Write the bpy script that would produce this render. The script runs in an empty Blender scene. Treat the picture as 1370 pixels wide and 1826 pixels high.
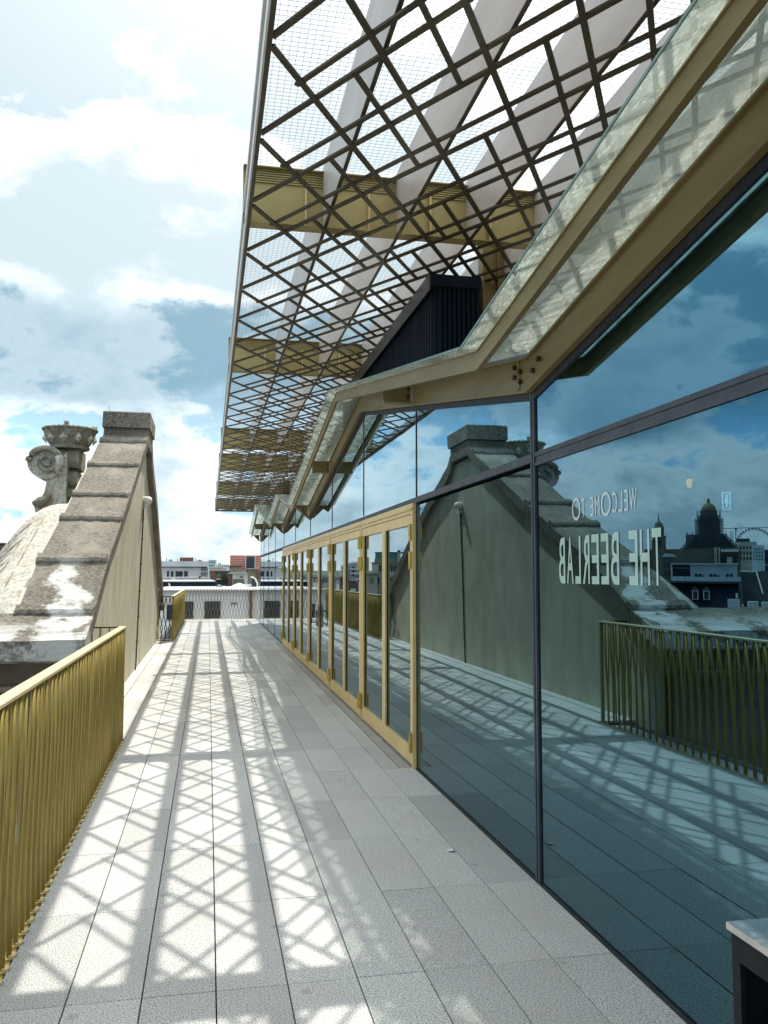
import bpy, math, random
from mathutils import Vector, Matrix
random.seed(7)
C = bpy.context.scene.collection
SC = bpy.context.scene
# ------------------------------------------------------------------ camera, light, sky
F, HC = 1520.0, 1.71           # focal length in photo pixels, eye height
YAW, PITCH = 0.202863, 0.073551
SN, CS = math.sin(YAW), math.cos(YAW)
cam = bpy.data.cameras.new('camera'); co = bpy.data.objects.new('camera', cam); C.objects.link(co)
co.location = (0, 0, HC); co.rotation_euler = (math.radians(90) + PITCH, 0, -YAW)
cam.sensor_fit = 'HORIZONTAL'; cam.sensor_width = 36.0; cam.lens = 36.0 * F / 1370.0
cam.clip_start = 0.05; cam.clip_end = 6000
SC.camera = co
TRAVEL = Vector((-0.238, -0.575, -1.0)).normalized()
sun = bpy.data.lights.new('sun', 'SUN'); so = bpy.data.objects.new('sun', sun); C.objects.link(so)
sun.energy = 3.5; sun.angle = math.radians(0.55); sun.color = (1.0, 0.955, 0.87)
so.rotation_euler = TRAVEL.to_track_quat('-Z', 'Y').to_euler()
so.location = (5, 8, 20)
SUN_EL = math.asin(-TRAVEL.z); SUN_AZ = math.atan2(-TRAVEL.x, -TRAVEL.y)
SC.view_settings.view_transform = 'Standard'; SC.view_settings.look = 'None'
SC.view_settings.exposure = 0.70; SC.view_settings.gamma = 1.0
SC.view_settings.use_curve_mapping = False
try:
    SC.cycles.max_bounces = 10; SC.cycles.transparent_max_bounces = 24; SC.cycles.glossy_bounces = 5
    SC.cycles.caustics_reflective = False; SC.cycles.caustics_refractive = False
    SC.cycles.sample_clamp_indirect = 6.0
    SC.cycles.use_denoising = True
except Exception: pass

class NT:
    """small node-tree helper"""
    def __init__(s, nt): s.t = nt; s.n = nt.nodes; s.l = nt.links
    def __call__(s, kind, ins=None, **props):
        nd = s.n.new(kind)
        for k, v in props.items(): setattr(nd, k, v)
        for k, v in (ins or {}).items():
            sock = nd.inputs[k]
            if hasattr(v, 'is_output'): s.l.new(v, sock)
            elif hasattr(v, 'outputs'): s.l.new(v.outputs[0], sock)
            else: sock.default_value = v
        return nd
    def math(s, op, a, b=0.0, c=0.0, clamp=False):
        return s('ShaderNodeMath', {0: a, 1: b, 2: c}, operation=op, use_clamp=clamp).outputs[0]
    def mix(s, f, a, b, blend='MIX'):
        nd = s('ShaderNodeMix', data_type='RGBA', blend_type=blend)
        for i, v in ((0, f), (6, a), (7, b)):
            if hasattr(v, 'is_output'): s.l.new(v, nd.inputs[i])
            else: nd.inputs[i].default_value = (tuple(v) + (1,) if isinstance(v, (tuple, list)) and len(v) == 3 else v)
        return nd.outputs[2]
    def ramp(s, f, lo, hi, a=0.0, b=1.0, smooth=True):
        nd = s('ShaderNodeMapRange', {0: f, 1: lo, 2: hi, 3: a, 4: b}, interpolation_type='SMOOTHSTEP' if smooth else 'LINEAR')
        return nd.outputs[0]
    def noise(s, vec, scale, detail=6.0, rough=0.55, dist=0.0):
        return s('ShaderNodeTexNoise', {'Vector': vec, 'Scale': scale, 'Detail': detail, 'Roughness': rough, 'Distortion': dist}).outputs[0]

W = bpy.data.worlds.new('World'); SC.world = W; W.use_nodes = True
W.node_tree.nodes.clear(); w = NT(W.node_tree)
sky = w('ShaderNodeTexSky', sky_type='NISHITA', sun_disc=False, sun_elevation=SUN_EL, sun_rotation=SUN_AZ,
        altitude=60.0, air_density=1.0, dust_density=1.5, ozone_density=2.0)
gen = w('ShaderNodeTexCoord').outputs['Generated']
sep = w('ShaderNodeSeparateXYZ', {0: gen})
dz = w.math('MAXIMUM', sep.outputs[2], 0.0)
vec = w('ShaderNodeVectorMath', {0: gen, 1: (1.0, 1.0, 1.7)}, operation='MULTIPLY').outputs[0]
vec = w('ShaderNodeVectorMath', {0: vec, 1: (7.1, 4.4, 2.2)}, operation='ADD').outputs[0]
n_big = w.noise(vec, 2.3, 3.0, 0.5, 0.2)
n_det = w.noise(vec, 5.5, 12.0, 0.60, 0.15)
n_fine = w.noise(vec, 17.0, 8.0, 0.6, 0.2)
n_el = w.math('ADD', w.math('ADD', dz, w.math('MULTIPLY', w.math('SUBTRACT', n_big, 0.5), 0.20)), w.math('MULTIPLY', w.math('SUBTRACT', n_det, 0.5), 0.16))
body = w.math('ADD', w.math('ADD', w.math('MULTIPLY', n_big, 0.40), w.math('MULTIPLY', n_det, 0.46)), w.math('MULTIPLY', n_fine, 0.14))
bank = w.math('MULTIPLY', w.ramp(dz, 0.29, 0.35), w.math('SUBTRACT', 1.0, w.ramp(dz, 0.39, 0.45)))
body = w.math('ADD', body, w.math('MULTIPLY', bank, 0.045))
cover = w.ramp(body, 0.478, 0.525)                                 # cumulus mask with crisp edges
shade = w.ramp(body, 0.50, 0.62)                                   # thick middles are greyer than the lit rims
band = w.math('MULTIPLY', w.ramp(n_el, 0.145, 0.205), w.math('SUBTRACT', 1.0, w.ramp(n_el, 0.29, 0.36)))
sd = w('ShaderNodeVectorMath', {0: gen, 1: tuple(-TRAVEL)}, operation='DOT_PRODUCT').outputs['Value']
hazy = w.mix(w.ramp(sd, 0.42, 0.74), (2.7, 6.2, 9.4), (4.2, 5.2, 5.6))      # bluer away from the sun
veil = w.mix(0.78, w.mix(1.0, sky.outputs[0], (0.92, 1.0, 0.98), 'MULTIPLY'), hazy)
low = w.math('SUBTRACT', 1.0, w.ramp(dz, 0.01, 0.16))
veil = w.mix(w.math('MULTIPLY', low, 0.65), veil, (3.4, 4.4, 4.9))
veil = w.mix(w.math('MULTIPLY', band, 0.9), veil, (1.55, 2.8, 3.6))
veil = w.mix(w.math('MULTIPLY', w.ramp(dz, 0.40, 0.50), 0.6), veil, (4.1, 4.9, 5.2))
cloud = w.mix(shade, (9.2, 9.4, 9.3), (4.3, 5.2, 5.6))
skyc = w.mix(w.math('MULTIPLY', cover, w.math('SUBTRACT', 0.92, w.math('MULTIPLY', band, 0.66))), veil, cloud)
glow = w.math('POWER', w.math('MAXIMUM', sd, 0.0), 12.0, clamp=True)
skyc = w.mix(w.math('MULTIPLY', glow, 0.9, clamp=True), skyc, (16.0, 16.0, 15.5))
skyc = w.mix(w.math('MULTIPLY', w.ramp(dz, 0.55, 0.95), 0.7), skyc, (13.0, 13.6, 13.8))   # overhead sky brightened beyond the view, added to fill the shaded paving
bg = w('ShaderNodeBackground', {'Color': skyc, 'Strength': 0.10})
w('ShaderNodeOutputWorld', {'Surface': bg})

# ------------------------------------------------------------------ materials
def new_mat(name):
    m = bpy.data.materials.new(name); m.use_nodes = True; m.node_tree.nodes.clear()
    return m, NT(m.node_tree)
def out(n, sh): n('ShaderNodeOutputMaterial', {'Surface': sh})
def bumped(n, h, st, d=0.01): return n('ShaderNodeBump', {'Height': h, 'Strength': st, 'Distance': d}).outputs[0]
def pos(n): return n('ShaderNodeNewGeometry').outputs['Position']

def mottled(name, col, col2, scale=8.0, rough=0.7, metal=0.0, bump=0.25, bd=0.004, var=0.0, stretch=None, spec=0.4):
    m, n = new_mat(name)
    p = pos(n)
    if stretch: p = n('ShaderNodeMapping', {'Vector': p, 'Scale': stretch}).outputs[0]
    a = n.noise(p, scale, 7.0, 0.6)
    c = n.mix(n.ramp(a, 0.3, 0.7), col, col2)
    if var:
        r = n('ShaderNodeObjectInfo').outputs['Random']
        c = n.mix(1.0, c, n('ShaderNodeCombineColor', {0: n.ramp(r, 0, 1, 1 - var, 1 + var, False), 1: n.ramp(r, 0, 1, 1 - var, 1 + var, False), 2: n.ramp(r, 0, 1, 1 - var, 1 + var, False)}).outputs[0], 'MULTIPLY')
    b = n.noise(p, scale * 9, 4.0, 0.6)
    ins = {'Base Color': c, 'Roughness': n.ramp(b, 0.2, 0.8, rough - 0.08, min(1, rough + 0.1)), 'Metallic': metal, 'Specular IOR Level': spec}
    if bump: ins['Normal'] = bumped(n, b, bump, bd)
    out(n, n('ShaderNodeBsdfPrincipled', ins)); return m

M = {}
# granite paving: speckled, each slab a slightly different tone
m, n = new_mat('granite'); p = pos(n)
sp = n('ShaderNodeTexVoronoi', {'Vector': p, 'Scale': 150.0}).outputs['Color']
spk = n.noise(p, 150.0, 3.0, 0.6); big = n.noise(p, 1.7, 5.0, 0.6); rnd = n('ShaderNodeObjectInfo').outputs['Random']
c = n.mix(n.ramp(spk, 0.38, 0.58), (0.24, 0.245, 0.24), (0.72, 0.715, 0.68))
c = n.mix(n.ramp(big, 0.35, 0.75, 0.0, 0.30), c, (0.42, 0.40, 0.36))
stn = n.math('MAXIMUM', n.ramp(n.noise(p, 9.0, 6.0, 0.7), 0.66, 0.74, 0.0, 0.4), n.ramp(n('ShaderNodeTexVoronoi', {'Vector': n('ShaderNodeMapping', {'Vector': p, 'Scale': (1.0, 0.8, 1)}).outputs[0], 'Scale': 3.2}).outputs['Distance'], 0.05, 0.085, 0.38, 0.0))
c = n.mix(stn, c, (0.20, 0.20, 0.19))
v = n.ramp(rnd, 0, 1, 0.84, 1.10, False)
c = n.mix(1.0, c, n('ShaderNodeCombineColor', {0: v, 1: v, 2: v}).outputs[0], 'MULTIPLY')
out(n, n('ShaderNodeBsdfPrincipled', {'Base Color': c, 'Roughness': 0.72, 'Specular IOR Level': 0.35, 'Normal': bumped(n, spk, 0.35, 0.003)})); M['granite'] = m
M['joint'] = mottled('joint_bedding', (0.02, 0.02, 0.025), (0.04, 0.04, 0.04), 20)
M['gold'] = mottled('champagne_metal', (0.225, 0.162, 0.060), (0.29, 0.212, 0.083), 3.0, 0.46, 0.2, 0.12, 0.001, stretch=(1, 0.4, 3))
M['gold_dark'] = mottled('bronze_lattice_metal', (0.055, 0.044, 0.024), (0.085, 0.068, 0.036), 6.0, 0.45, 0.5, 0.1, 0.001)
M['gold_rail'] = mottled('olive_gold_metal', (0.32, 0.235, 0.055), (0.42, 0.315, 0.08), 9.0, 0.42, 0.3, 0.15, 0.001, stretch=(1, 1, 0.3))
M['gold_cap'] = mottled('sunlit_gold_metal', (0.66, 0.55, 0.30), (0.76, 0.65, 0.38), 6.0, 0.36, 0.35, 0.1, 0.001)  # rail gold made paler, sunlight on caps and feet put into the colour
M['gold_door'] = mottled('door_gold_paint', (0.72, 0.52, 0.21), (0.80, 0.60, 0.27), 4.0, 0.40, 0.05, 0.08, 0.001)
M['brass'] = mottled('brass', (0.50, 0.34, 0.07), (0.62, 0.44, 0.11), 12.0, 0.3, 0.8, 0.1, 0.001)
M['fin'] = mottled('pale_anodised_metal', (0.56, 0.51, 0.47), (0.66, 0.61, 0.565), 1.6, 0.42, 0.05, 0.1, 0.002, stretch=(1, 0.5, 2))
M['girder'] = mottled('gold_girder_metal', (0.38, 0.285, 0.11), (0.48, 0.37, 0.155), 1.8, 0.40, 0.3, 0.1, 0.002)
M['alu'] = mottled('light_aluminium', (0.55, 0.55, 0.54), (0.68, 0.68, 0.66), 3.0, 0.38, 0.4, 0.08, 0.001)
M['wire'] = mottled('thin_steel_wire', (0.35, 0.38, 0.40), (0.5, 0.52, 0.54), 3.0, 0.5, 0.4, 0)
M['frame'] = mottled('slate_frame', (0.03, 0.04, 0.055), (0.06, 0.07, 0.085), 5.0, 0.5, 0.0, 0.1, 0.001)
M['seal'] = mottled('black_seal', (0.012, 0.014, 0.018), (0.025, 0.028, 0.032), 9.0, 0.6, 0.0, 0.2, 0.002)
M['navy'] = mottled('navy_cladding', (0.004, 0.010, 0.019), (0.008, 0.017, 0.030), 2.0, 0.6, 0.0, 0.15, 0.002, stretch=(3, 3, 0.4), spec=0.12)
M['verge'] = mottled('dark_grey_verge', (0.05, 0.052, 0.056), (0.085, 0.088, 0.092), 3.0, 0.45, 0.3, 0.1, 0.002)
M['black'] = mottled('black_powder_coat', (0.006, 0.008, 0.011), (0.012, 0.014, 0.018), 15.0, 0.5, 0.0, 0.2, 0.001, spec=0.15)
M['steel'] = mottled('brushed_steel', (0.66, 0.65, 0.62), (0.74, 0.72, 0.69), 2.0, 0.22, 0.95, 0)
M['white'] = mottled('white_paint', (0.74, 0.73, 0.70), (0.80, 0.79, 0.77), 6.0, 0.5, 0.0, 0.1, 0.002)
M['roof'] = mottled('grey_roof_membrane', (0.14, 0.14, 0.14), (0.22, 0.22, 0.21), 2.0, 0.85, 0.0, 0.3, 0.01)
M['room'] = mottled('dark_room_paint', (0.035, 0.06, 0.075), (0.05, 0.08, 0.095), 1.0, 0.8, 0.0, 0)
M['pillar'] = mottled('tan_plaster', (0.55, 0.50, 0.33), (0.62, 0.57, 0.40), 3.0, 0.8, 0.0, 0.1)
# render of the gable: pale ochre-green with vertical weather streaks
m, n = new_mat('gable_render'); p = pos(n)
st = n.noise(n('ShaderNodeMapping', {'Vector': p, 'Scale': (1.5, 1.5, 0.75)}).outputs[0], 1.5, 9.0, 0.6)
c = n.mix(n.ramp(st, 0.32, 0.68), (0.50, 0.475, 0.355), (0.64, 0.605, 0.475))
c = n.mix(n.ramp(n.noise(p, 0.9, 5.0, 0.6), 0.5, 0.72, 0.0, 0.55), c, (0.36, 0.365, 0.265))
c = n.mix(n.ramp(n.noise(p, 26.0, 3.0, 0.5), 0.70, 0.76, 0.0, 0.6), c, (0.58, 0.55, 0.45))
out(n, n('ShaderNodeBsdfPrincipled', {'Base Color': c, 'Roughness': 0.88, 'Specular IOR Level': 0.2, 'Normal': bumped(n, n.noise(p, 30.0, 6.0, 0.65), 0.5, 0.01)})); M['render'] = m
# weathered coping stone: brown grey, pitted, lichen; a lime stain runs down one side
m, n = new_mat('coping_stone'); p = pos(n)
pit = n.noise(p, 26.0, 5.0, 0.75); bg_ = n.noise(n('ShaderNodeMapping', {'Vector': p, 'Scale': (1, 0.35, 1)}).outputs[0], 2.4, 6.0, 0.62)
c = n.mix(n.ramp(pit, 0.32, 0.68), (0.095, 0.082, 0.064), (0.28, 0.25, 0.205))
c = n.mix(n.ramp(bg_, 0.40, 0.70, 0.0, 0.7), c, (0.33, 0.295, 0.24))
c = n.mix(n.ramp(n.noise(p, 5.0, 8.0, 0.7), 0.56, 0.66, 0.0, 0.55), c, (0.13, 0.115, 0.085))
sx = n('ShaderNodeSeparateXYZ', {0: p})
wob = n.math('MULTIPLY', n.math('SUBTRACT', n.noise(p, 2.6, 6.0, 0.65), 0.5), 1.15)
cl = n.math('ABSOLUTE', n.math('ADD', n.math('ADD', sx.outputs[0], 1.41), n.math('ADD', wob, n.math('MULTIPLY', n.math('SUBTRACT', sx.outputs[2], 1.2), 0.10))))
stain = n.math('MULTIPLY', n.math('SUBTRACT', 1.0, n.ramp(cl, 0.03, 0.16)), n.math('SUBTRACT', 1.0, n.ramp(sx.outputs[2], 1.75, 1.95)))
stain2 = n.math('MULTIPLY', n.ramp(n.noise(p, 1.9, 7.0, 0.68), 0.47, 0.55), n.math('SUBTRACT', 1.0, n.ramp(sx.outputs[2], 1.12, 1.30)))
c = n.mix(n.math('MAXIMUM', n.math('MULTIPLY', stain, 0.8), n.math('MULTIPLY', stain2, 0.75)), c, (0.72, 0.71, 0.68))
out(n, n('ShaderNodeBsdfPrincipled', {'Base Color': c, 'Roughness': 0.93, 'Specular IOR Level': 0.15, 'Normal': bumped(n, pit, 0.9, 0.02)})); M['coping'] = m
m, n = new_mat('pale_limestone'); p = pos(n)
pit = n.noise(p, 20.0, 5.0, 0.7); g = n.noise(n('ShaderNodeMapping', {'Vector': p, 'Scale': (1.5, 1.5, 0.5)}).outputs[0], 2.2, 7.0, 0.65)
c = n.mix(n.ramp(pit, 0.32, 0.6), (0.30, 0.265, 0.205), (0.58, 0.545, 0.47))
c = n.mix(n.ramp(g, 0.50, 0.68, 0.0, 0.75), c, (0.30, 0.215, 0.13))
c = n.mix(n.ramp(n.noise(p, 7.0, 7.0, 0.7), 0.60, 0.68, 0.0, 0.8), c, (0.09, 0.08, 0.065))
out(n, n('ShaderNodeBsdfPrincipled', {'Base Color': c, 'Roughness': 0.9, 'Specular IOR Level': 0.2, 'Normal': bumped(n, pit, 0.8, 0.015)})); M['lime'] = m
M['lime_dark'] = mottled('lichened_limestone', (0.155, 0.14, 0.10), (0.36, 0.33, 0.25), 9.0, 0.92, 0.0, 0.7, 0.012)
M['brown_wall'] = mottled('brown_stone_wall', (0.15, 0.115, 0.075), (0.25, 0.20, 0.14), 3.0, 0.9, 0.0, 0.5, 0.01)
# facade glass: coated, blue at steep angles, mirror-like at grazing ones
def glass_mat(name, wav=0.02, low=0.20, thru=(0.13, 0.19, 0.21)):
    m, n = new_mat(name); p = pos(n)
    lw = n('ShaderNodeLayerWeight', {'Blend': 0.5}).outputs['Facing']
    fr = n.math('POWER', lw, 6.5)
    tint = n.mix(fr, (low * 0.50, low * 0.95, low * 1.18), (0.96, 0.98, 0.98))
    nb = n.noise(n('ShaderNodeMapping', {'Vector': p, 'Scale': (1, 0.5, 0.8)}).outputs[0], 1.2, 2.0, 0.4)
    nr = bumped(n, nb, wav, 0.1)
    gl = n('ShaderNodeBsdfGlossy', {'Color': tint, 'Roughness': 0.004, 'Normal': nr})
    tr = n('ShaderNodeBsdfTransparent', {'Color': thru + (1,)})
    out(n, n('ShaderNodeAddShader', {0: gl, 1: tr})); return m
M['glass'] = glass_mat('coated_facade_glass', 0.010, 0.215)
M['glass_upper'] = glass_mat('upper_facade_glass', 0.016, 0.33)
M['glass_door'] = glass_mat('door_glass', 0.008, 0.22)
# textured cast glass of the awning
m, n = new_mat('textured_awning_glass'); p = pos(n)
rp = n.noise(n('ShaderNodeMapping', {'Vector': p, 'Scale': (95, 26, 26)}).outputs[0], 1.0, 3.0, 0.55, 0.5)
nr = bumped(n, rp, 0.3, 0.01)
tr = n('ShaderNodeBsdfTransparent', {'Color': (0.90, 0.945, 0.92, 1)})
tl = n('ShaderNodeBsdfTranslucent', {'Color': (0.86, 0.92, 0.87, 1), 'Normal': nr})
rf = n('ShaderNodeBsdfRefraction', {'Color': (0.84, 0.9, 0.86, 1), 'Roughness': 0.02, 'IOR': 1.12, 'Normal': nr})
gl = n('ShaderNodeBsdfGlossy', {'Color': (0.9, 0.95, 0.93, 1), 'Roughness': 0.12, 'Normal': nr})
streak = n.ramp(rp, 0.50, 0.66)
s1 = n('ShaderNodeMixShader', {0: n.math('ADD', 0.10, n.math('MULTIPLY', streak, 0.20)), 1: tr, 2: tl})
s2 = n('ShaderNodeMixShader', {0: 0.01, 1: s1, 2: rf})
s3 = n('ShaderNodeMixShader', {0: n.math('ADD', 0.05, n.math('MULTIPLY', n('ShaderNodeLayerWeight', {'Blend': 0.35}).outputs['Fresnel'], 0.5)), 1: s2, 2: gl})
out(n, s3); M['awning_glass'] = m
M['glass_edge'] = mottled('green_glass_edge', (0.12, 0.22, 0.19), (0.2, 0.33, 0.28), 9.0, 0.2, 0.0, 0)
m, n = new_mat('pale_window_film')
out(n, n('ShaderNodeMixShader', {0: 0.62, 1: n('ShaderNodeBsdfTransparent'), 2: n('ShaderNodeBsdfPrincipled', {'Base Color': (0.72, 0.95, 0.82, 1), 'Roughness': 0.6})})); M['film'] = m
m, n = new_mat('white_window_film')
out(n, n('ShaderNodeMixShader', {0: 0.75, 1: n('ShaderNodeBsdfTransparent'), 2: n('ShaderNodeBsdfPrincipled', {'Base Color': (0.80, 0.88, 0.88, 1), 'Roughness': 0.6})})); M['film_white'] = m
m, n = new_mat('lit_amber_glass'); out(n, n('ShaderNodeEmission', {'Color': (1.0, 0.30, 0.015, 1), 'Strength': 9.0})); M['amber'] = m
m, n = new_mat('lit_sign_panel'); out(n, n('ShaderNodeEmission', {'Color': (0.75, 0.95, 1.0, 1), 'Strength': 4.5})); M['litsign'] = m
# city
def city(name, a, b=None, rough=0.85, sc=0.35): M[name] = mottled('city_' + name, a, b or tuple(x * 1.25 for x in a), sc, rough, 0.0, 0)
city('c_white', (0.78, 0.74, 0.66), (0.86, 0.82, 0.75)); city('c_grey', (0.36, 0.36, 0.365)); city('c_lgrey', (0.52, 0.52, 0.53)); city('c_beige', (0.42, 0.37, 0.28))
city('c_brick', (0.16, 0.075, 0.05)); city('c_dark', (0.045, 0.05, 0.06)); city('c_navy', (0.012, 0.025, 0.045)); city('c_red', (0.55, 0.13, 0.07))
city('c_slate', (0.05, 0.06, 0.07)); city('c_stone', (0.40, 0.365, 0.29)); city('c_bluewh', (0.50, 0.56, 0.60)); city('c_teal', (0.08, 0.22, 0.18), rough=0.6)
city('c_olive', (0.22, 0.20, 0.13)); city('c_palace', (0.12, 0.115, 0.095)); city('c_scaf', (0.09, 0.11, 0.125)); city('c_green', (0.045, 0.085, 0.02)); city('c_hill', (0.06, 0.09, 0.06), sc=0.02)
city('c_dome', (0.17, 0.14, 0.075)); city('c_ground', (0.10, 0.10, 0.10), sc=0.05)
M['c_far'] = mottled('distant_roofs', (0.13, 0.13, 0.135), (0.44, 0.41, 0.38), 0.06, 0.9, 0.0, 0)
M['c_pane'] = mottled('city_window_glass', (0.02, 0.026, 0.034), (0.045, 0.055, 0.07), 0.8, 0.25, 0.0, 0, spec=0.3)

# ------------------------------------------------------------------ mesh helpers
class MB:
    def __init__(s): s.v = []; s.f = []
    def add(s, vs, fs):
        k = len(s.v); s.v += [tuple(p) for p in vs]; s.f += [tuple(i + k for i in q) for q in fs]; return s
    def hexa(s, a):            # 4 bottom (ccw) + 4 top
        return s.add(a, [(3, 2, 1, 0), (4, 5, 6, 7), (0, 1, 5, 4), (1, 2, 6, 5), (2, 3, 7, 6), (3, 0, 4, 7)])
    def box(s, x0, x1, y0, y1, z0, z1):
        return s.hexa([(x0, y0, z0), (x1, y0, z0), (x1, y1, z0), (x0, y1, z0), (x0, y0, z1), (x1, y0, z1), (x1, y1, z1), (x0, y1, z1)])
    def cbox(s, x0, x1, y0, y1, z0, z1, c=0.01):   # box with chamfered top edge
        return s.box(x0, x1, y0, y1, z0, z1 - c).add(
            [(x0, y0, z1 - c), (x1, y0, z1 - c), (x1, y1, z1 - c), (x0, y1, z1 - c), (x0 + c, y0 + c, z1), (x1 - c, y0 + c, z1), (x1 - c, y1 - c, z1), (x0 + c, y1 - c, z1)],
            [(4, 5, 6, 7), (0, 1, 5, 4), (1, 2, 6, 5), (2, 3, 7, 6), (3, 0, 4, 7)])
    def seg(s, x0, x1, y0, y1, zb0, zb1, h0, h1=None):  # box whose bottom runs from zb0 at y0 to zb1 at y1
        h1 = h0 if h1 is None else h1
        return s.hexa([(x0, y0, zb0), (x1, y0, zb0), (x1, y1, zb1), (x0, y1, zb1), (x0, y0, zb0 + h0), (x1, y0, zb0 + h0), (x1, y1, zb1 + h1), (x0, y1, zb1 + h1)])
    def bar(s, p0, p1, w_, h_):  # rectangular bar along p0-p1, w_ sideways, h_ upwards
        p0, p1 = Vector(p0), Vector(p1); d = (p1 - p0).normalized()
        up = Vector((0, 0, 1)) if abs(d.z) < 0.9 else Vector((0, 1, 0))
        sd_ = d.cross(up).normalized() * w_ / 2; up = sd_.cross(d).normalized() * h_ / 2
        q = [p0 - sd_ - up, p0 + sd_ - up, p1 + sd_ - up, p1 - sd_ - up, p0 - sd_ + up, p0 + sd_ + up, p1 + sd_ + up, p1 - sd_ + up]
        return s.hexa(q)
    def tube(s, pts, r, n=8, caps=True):
        pts = [Vector(p) for p in pts]; rings = []
        rr = r if isinstance(r, (list, tuple)) else [r] * len(pts)
        vs = []; fs = []
        for i, p in enumerate(pts):
            d = (pts[min(i + 1, len(pts) - 1)] - pts[max(i - 1, 0)]).normalized()
            a = d.cross(Vector((0, 0, 1)) if abs(d.z) < 0.9 else Vector((1, 0, 0))).normalized(); b = d.cross(a)
            for k in range(n):
                t = 2 * math.pi * k / n; vs.append(p + (a * math.cos(t) + b * math.sin(t)) * rr[i])
        for i in range(len(pts) - 1):
            for k in range(n):
                fs.append((i * n + k, i * n + (k + 1) % n, (i + 1) * n + (k + 1) % n, (i + 1) * n + k))
        if caps: fs.append(tuple(range(n - 1, -1, -1))); fs.append(tuple(range((len(pts) - 1) * n, len(pts) * n)))
        return s.add(vs, fs)
    def lathe(s, c, prof, n=24, sq=1.0):
        vs = []; fs = []
        for r, z in prof:
            for k in range(n):
                t = 2 * math.pi * (k + 0.5) / n; vs.append((c[0] + r * math.cos(t), c[1] + r * math.sin(t) * sq, c[2] + z))
        for i in range(len(prof) - 1):
            for k in range(n): fs.append((i * n + k, i * n + (k + 1) % n, (i + 1) * n + (k + 1) % n, (i + 1) * n + k))
        fs.append(tuple(range(n - 1, -1, -1))); fs.append(tuple(range((len(prof) - 1) * n, len(prof) * n)))
        return s.add(vs, fs)
    def prism_x(s, x0, x1, poly):   # poly of (y, z)
        n = len(poly); vs = [(x0, y, z) for y, z in poly] + [(x1, y, z) for y, z in poly]
        return s.add(vs, [tuple(range(n)), tuple(range(2 * n - 1, n - 1, -1))] + [(i, i + n, (i + 1) % n + n, (i + 1) % n) for i in range(n)])
    def prism_y(s, y0, y1, poly):   # poly of (x, z)
        n = len(poly); vs = [(x, y0, z) for x, z in poly] + [(x, y1, z) for x, z in poly]
        return s.add(vs, [tuple(range(n)), tuple(range(2 * n - 1, n - 1, -1))] + [(i, i + n, (i + 1) % n + n, (i + 1) % n) for i in range(n)])
    def mesh(s, name, mat_, off=(0, 0, 0), smooth=False):
        me = bpy.data.meshes.new(name)
        me.from_pydata([(a - off[0], b - off[1], c - off[2]) for a, b, c in s.v], [], s.f)
        import bmesh
        bm = bmesh.new(); bm.from_mesh(me); bmesh.ops.recalc_face_normals(bm, faces=bm.faces); bm.to_mesh(me); bm.free()
        me.materials.append(mat_)
        if smooth:
            for p_ in me.polygons: p_.use_smooth = True
        return me
    def build(s, name, mat_, parent=None, local=False, smooth=False, label=None, loc=None):
        off = (0, 0, 0)
        if parent is not None and not local:
            off = parent['_at'] if '_at' in parent else (0, 0, 0)
        if loc is not None: off = loc
        o = bpy.data.objects.new(name, s.mesh(name, mat_, off, smooth)); C.objects.link(o)
        if parent is not None: o.parent = parent
        if loc is not None:
            pa = parent['_at'] if parent is not None and '_at' in parent else (0, 0, 0)
            o.location = (loc[0] - pa[0], loc[1] - pa[1], loc[2] - pa[2])
            o['_at'] = loc
        elif parent is not None and not local: o['_at'] = off
        if label: o['label'] = label
        return o
def tag(o, label, cat, group=None):
    o['label'] = label; o['category'] = cat
    if group: o['group'] = group
    return o
def empty(name, loc, label=None, cat=None, rz=0.0, group=None):
    o = bpy.data.objects.new(name, None); C.objects.link(o); o.location = loc; o.rotation_euler = (0, 0, rz)
    o.empty_display_size = 0.2; o['_at'] = tuple(loc)
    if label: tag(o, label, cat, group)
    return o
def inst(name, me, loc, parent, rot=None):
    o = bpy.data.objects.new(name, me); C.objects.link(o); o.parent = parent
    pa = parent['_at'] if '_at' in parent else (0, 0, 0)
    o.location = (loc[0] - pa[0], loc[1] - pa[1], loc[2] - pa[2])
    if rot: o.rotation_euler = rot
    return o
def kind(o, k): o['kind'] = k; return o

# ------------------------------------------------------------------ terrace floor
XW = 1.83                                    # plane of the glass wall
kind(MB().box(-900, 900, -300, 3200, -20.2, -20).build('ground', M['c_ground']), 'structure')
floor = kind(MB().box(-1.30, XW + 0.02, -4, 33.75, -0.30, -0.045).build('terrace_floor', M['joint']), 'structure')
MB().box(-0.83, XW + 0.02, -4, 33.75, -0.044, -0.036).build('bedding', M['joint'], floor)
TX, TY = 0.2955, 0.95
tile_me = MB().cbox(-TX / 2 + 0.0028, TX / 2 - 0.0028, -TY / 2 + 0.002, TY / 2 - 0.002, -0.03, 0.0, 0.0015).mesh('tile', M['granite'])
rest = MB()
for j in range(-6, 31):
    yc = 4.66 + TY * (j + 0.5)
    for i in range(9):
        xc = XW - TX * (8 - i + 0.5)
        zz = random.uniform(-0.0012, 0.0008)
        if -3 <= j <= 25:
            if i == 8 and 7.5 < yc < 21.3: continue
            inst('tile', tile_me, (xc, yc, zz), floor)
        else: rest.box(xc - TX / 2 + 0.0028, xc + TX / 2 - 0.0028, yc - TY / 2 + 0.002, yc + TY / 2 - 0.002, -0.03, zz)
kind(rest.build('tile', M['granite'], floor), 'stuff')
half_me = MB().cbox(-0.075, 0.073, -TY / 2 + 0.002, TY / 2 - 0.002, -0.03, 0.0, 0.0015).mesh('tile', M['granite'])
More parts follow.
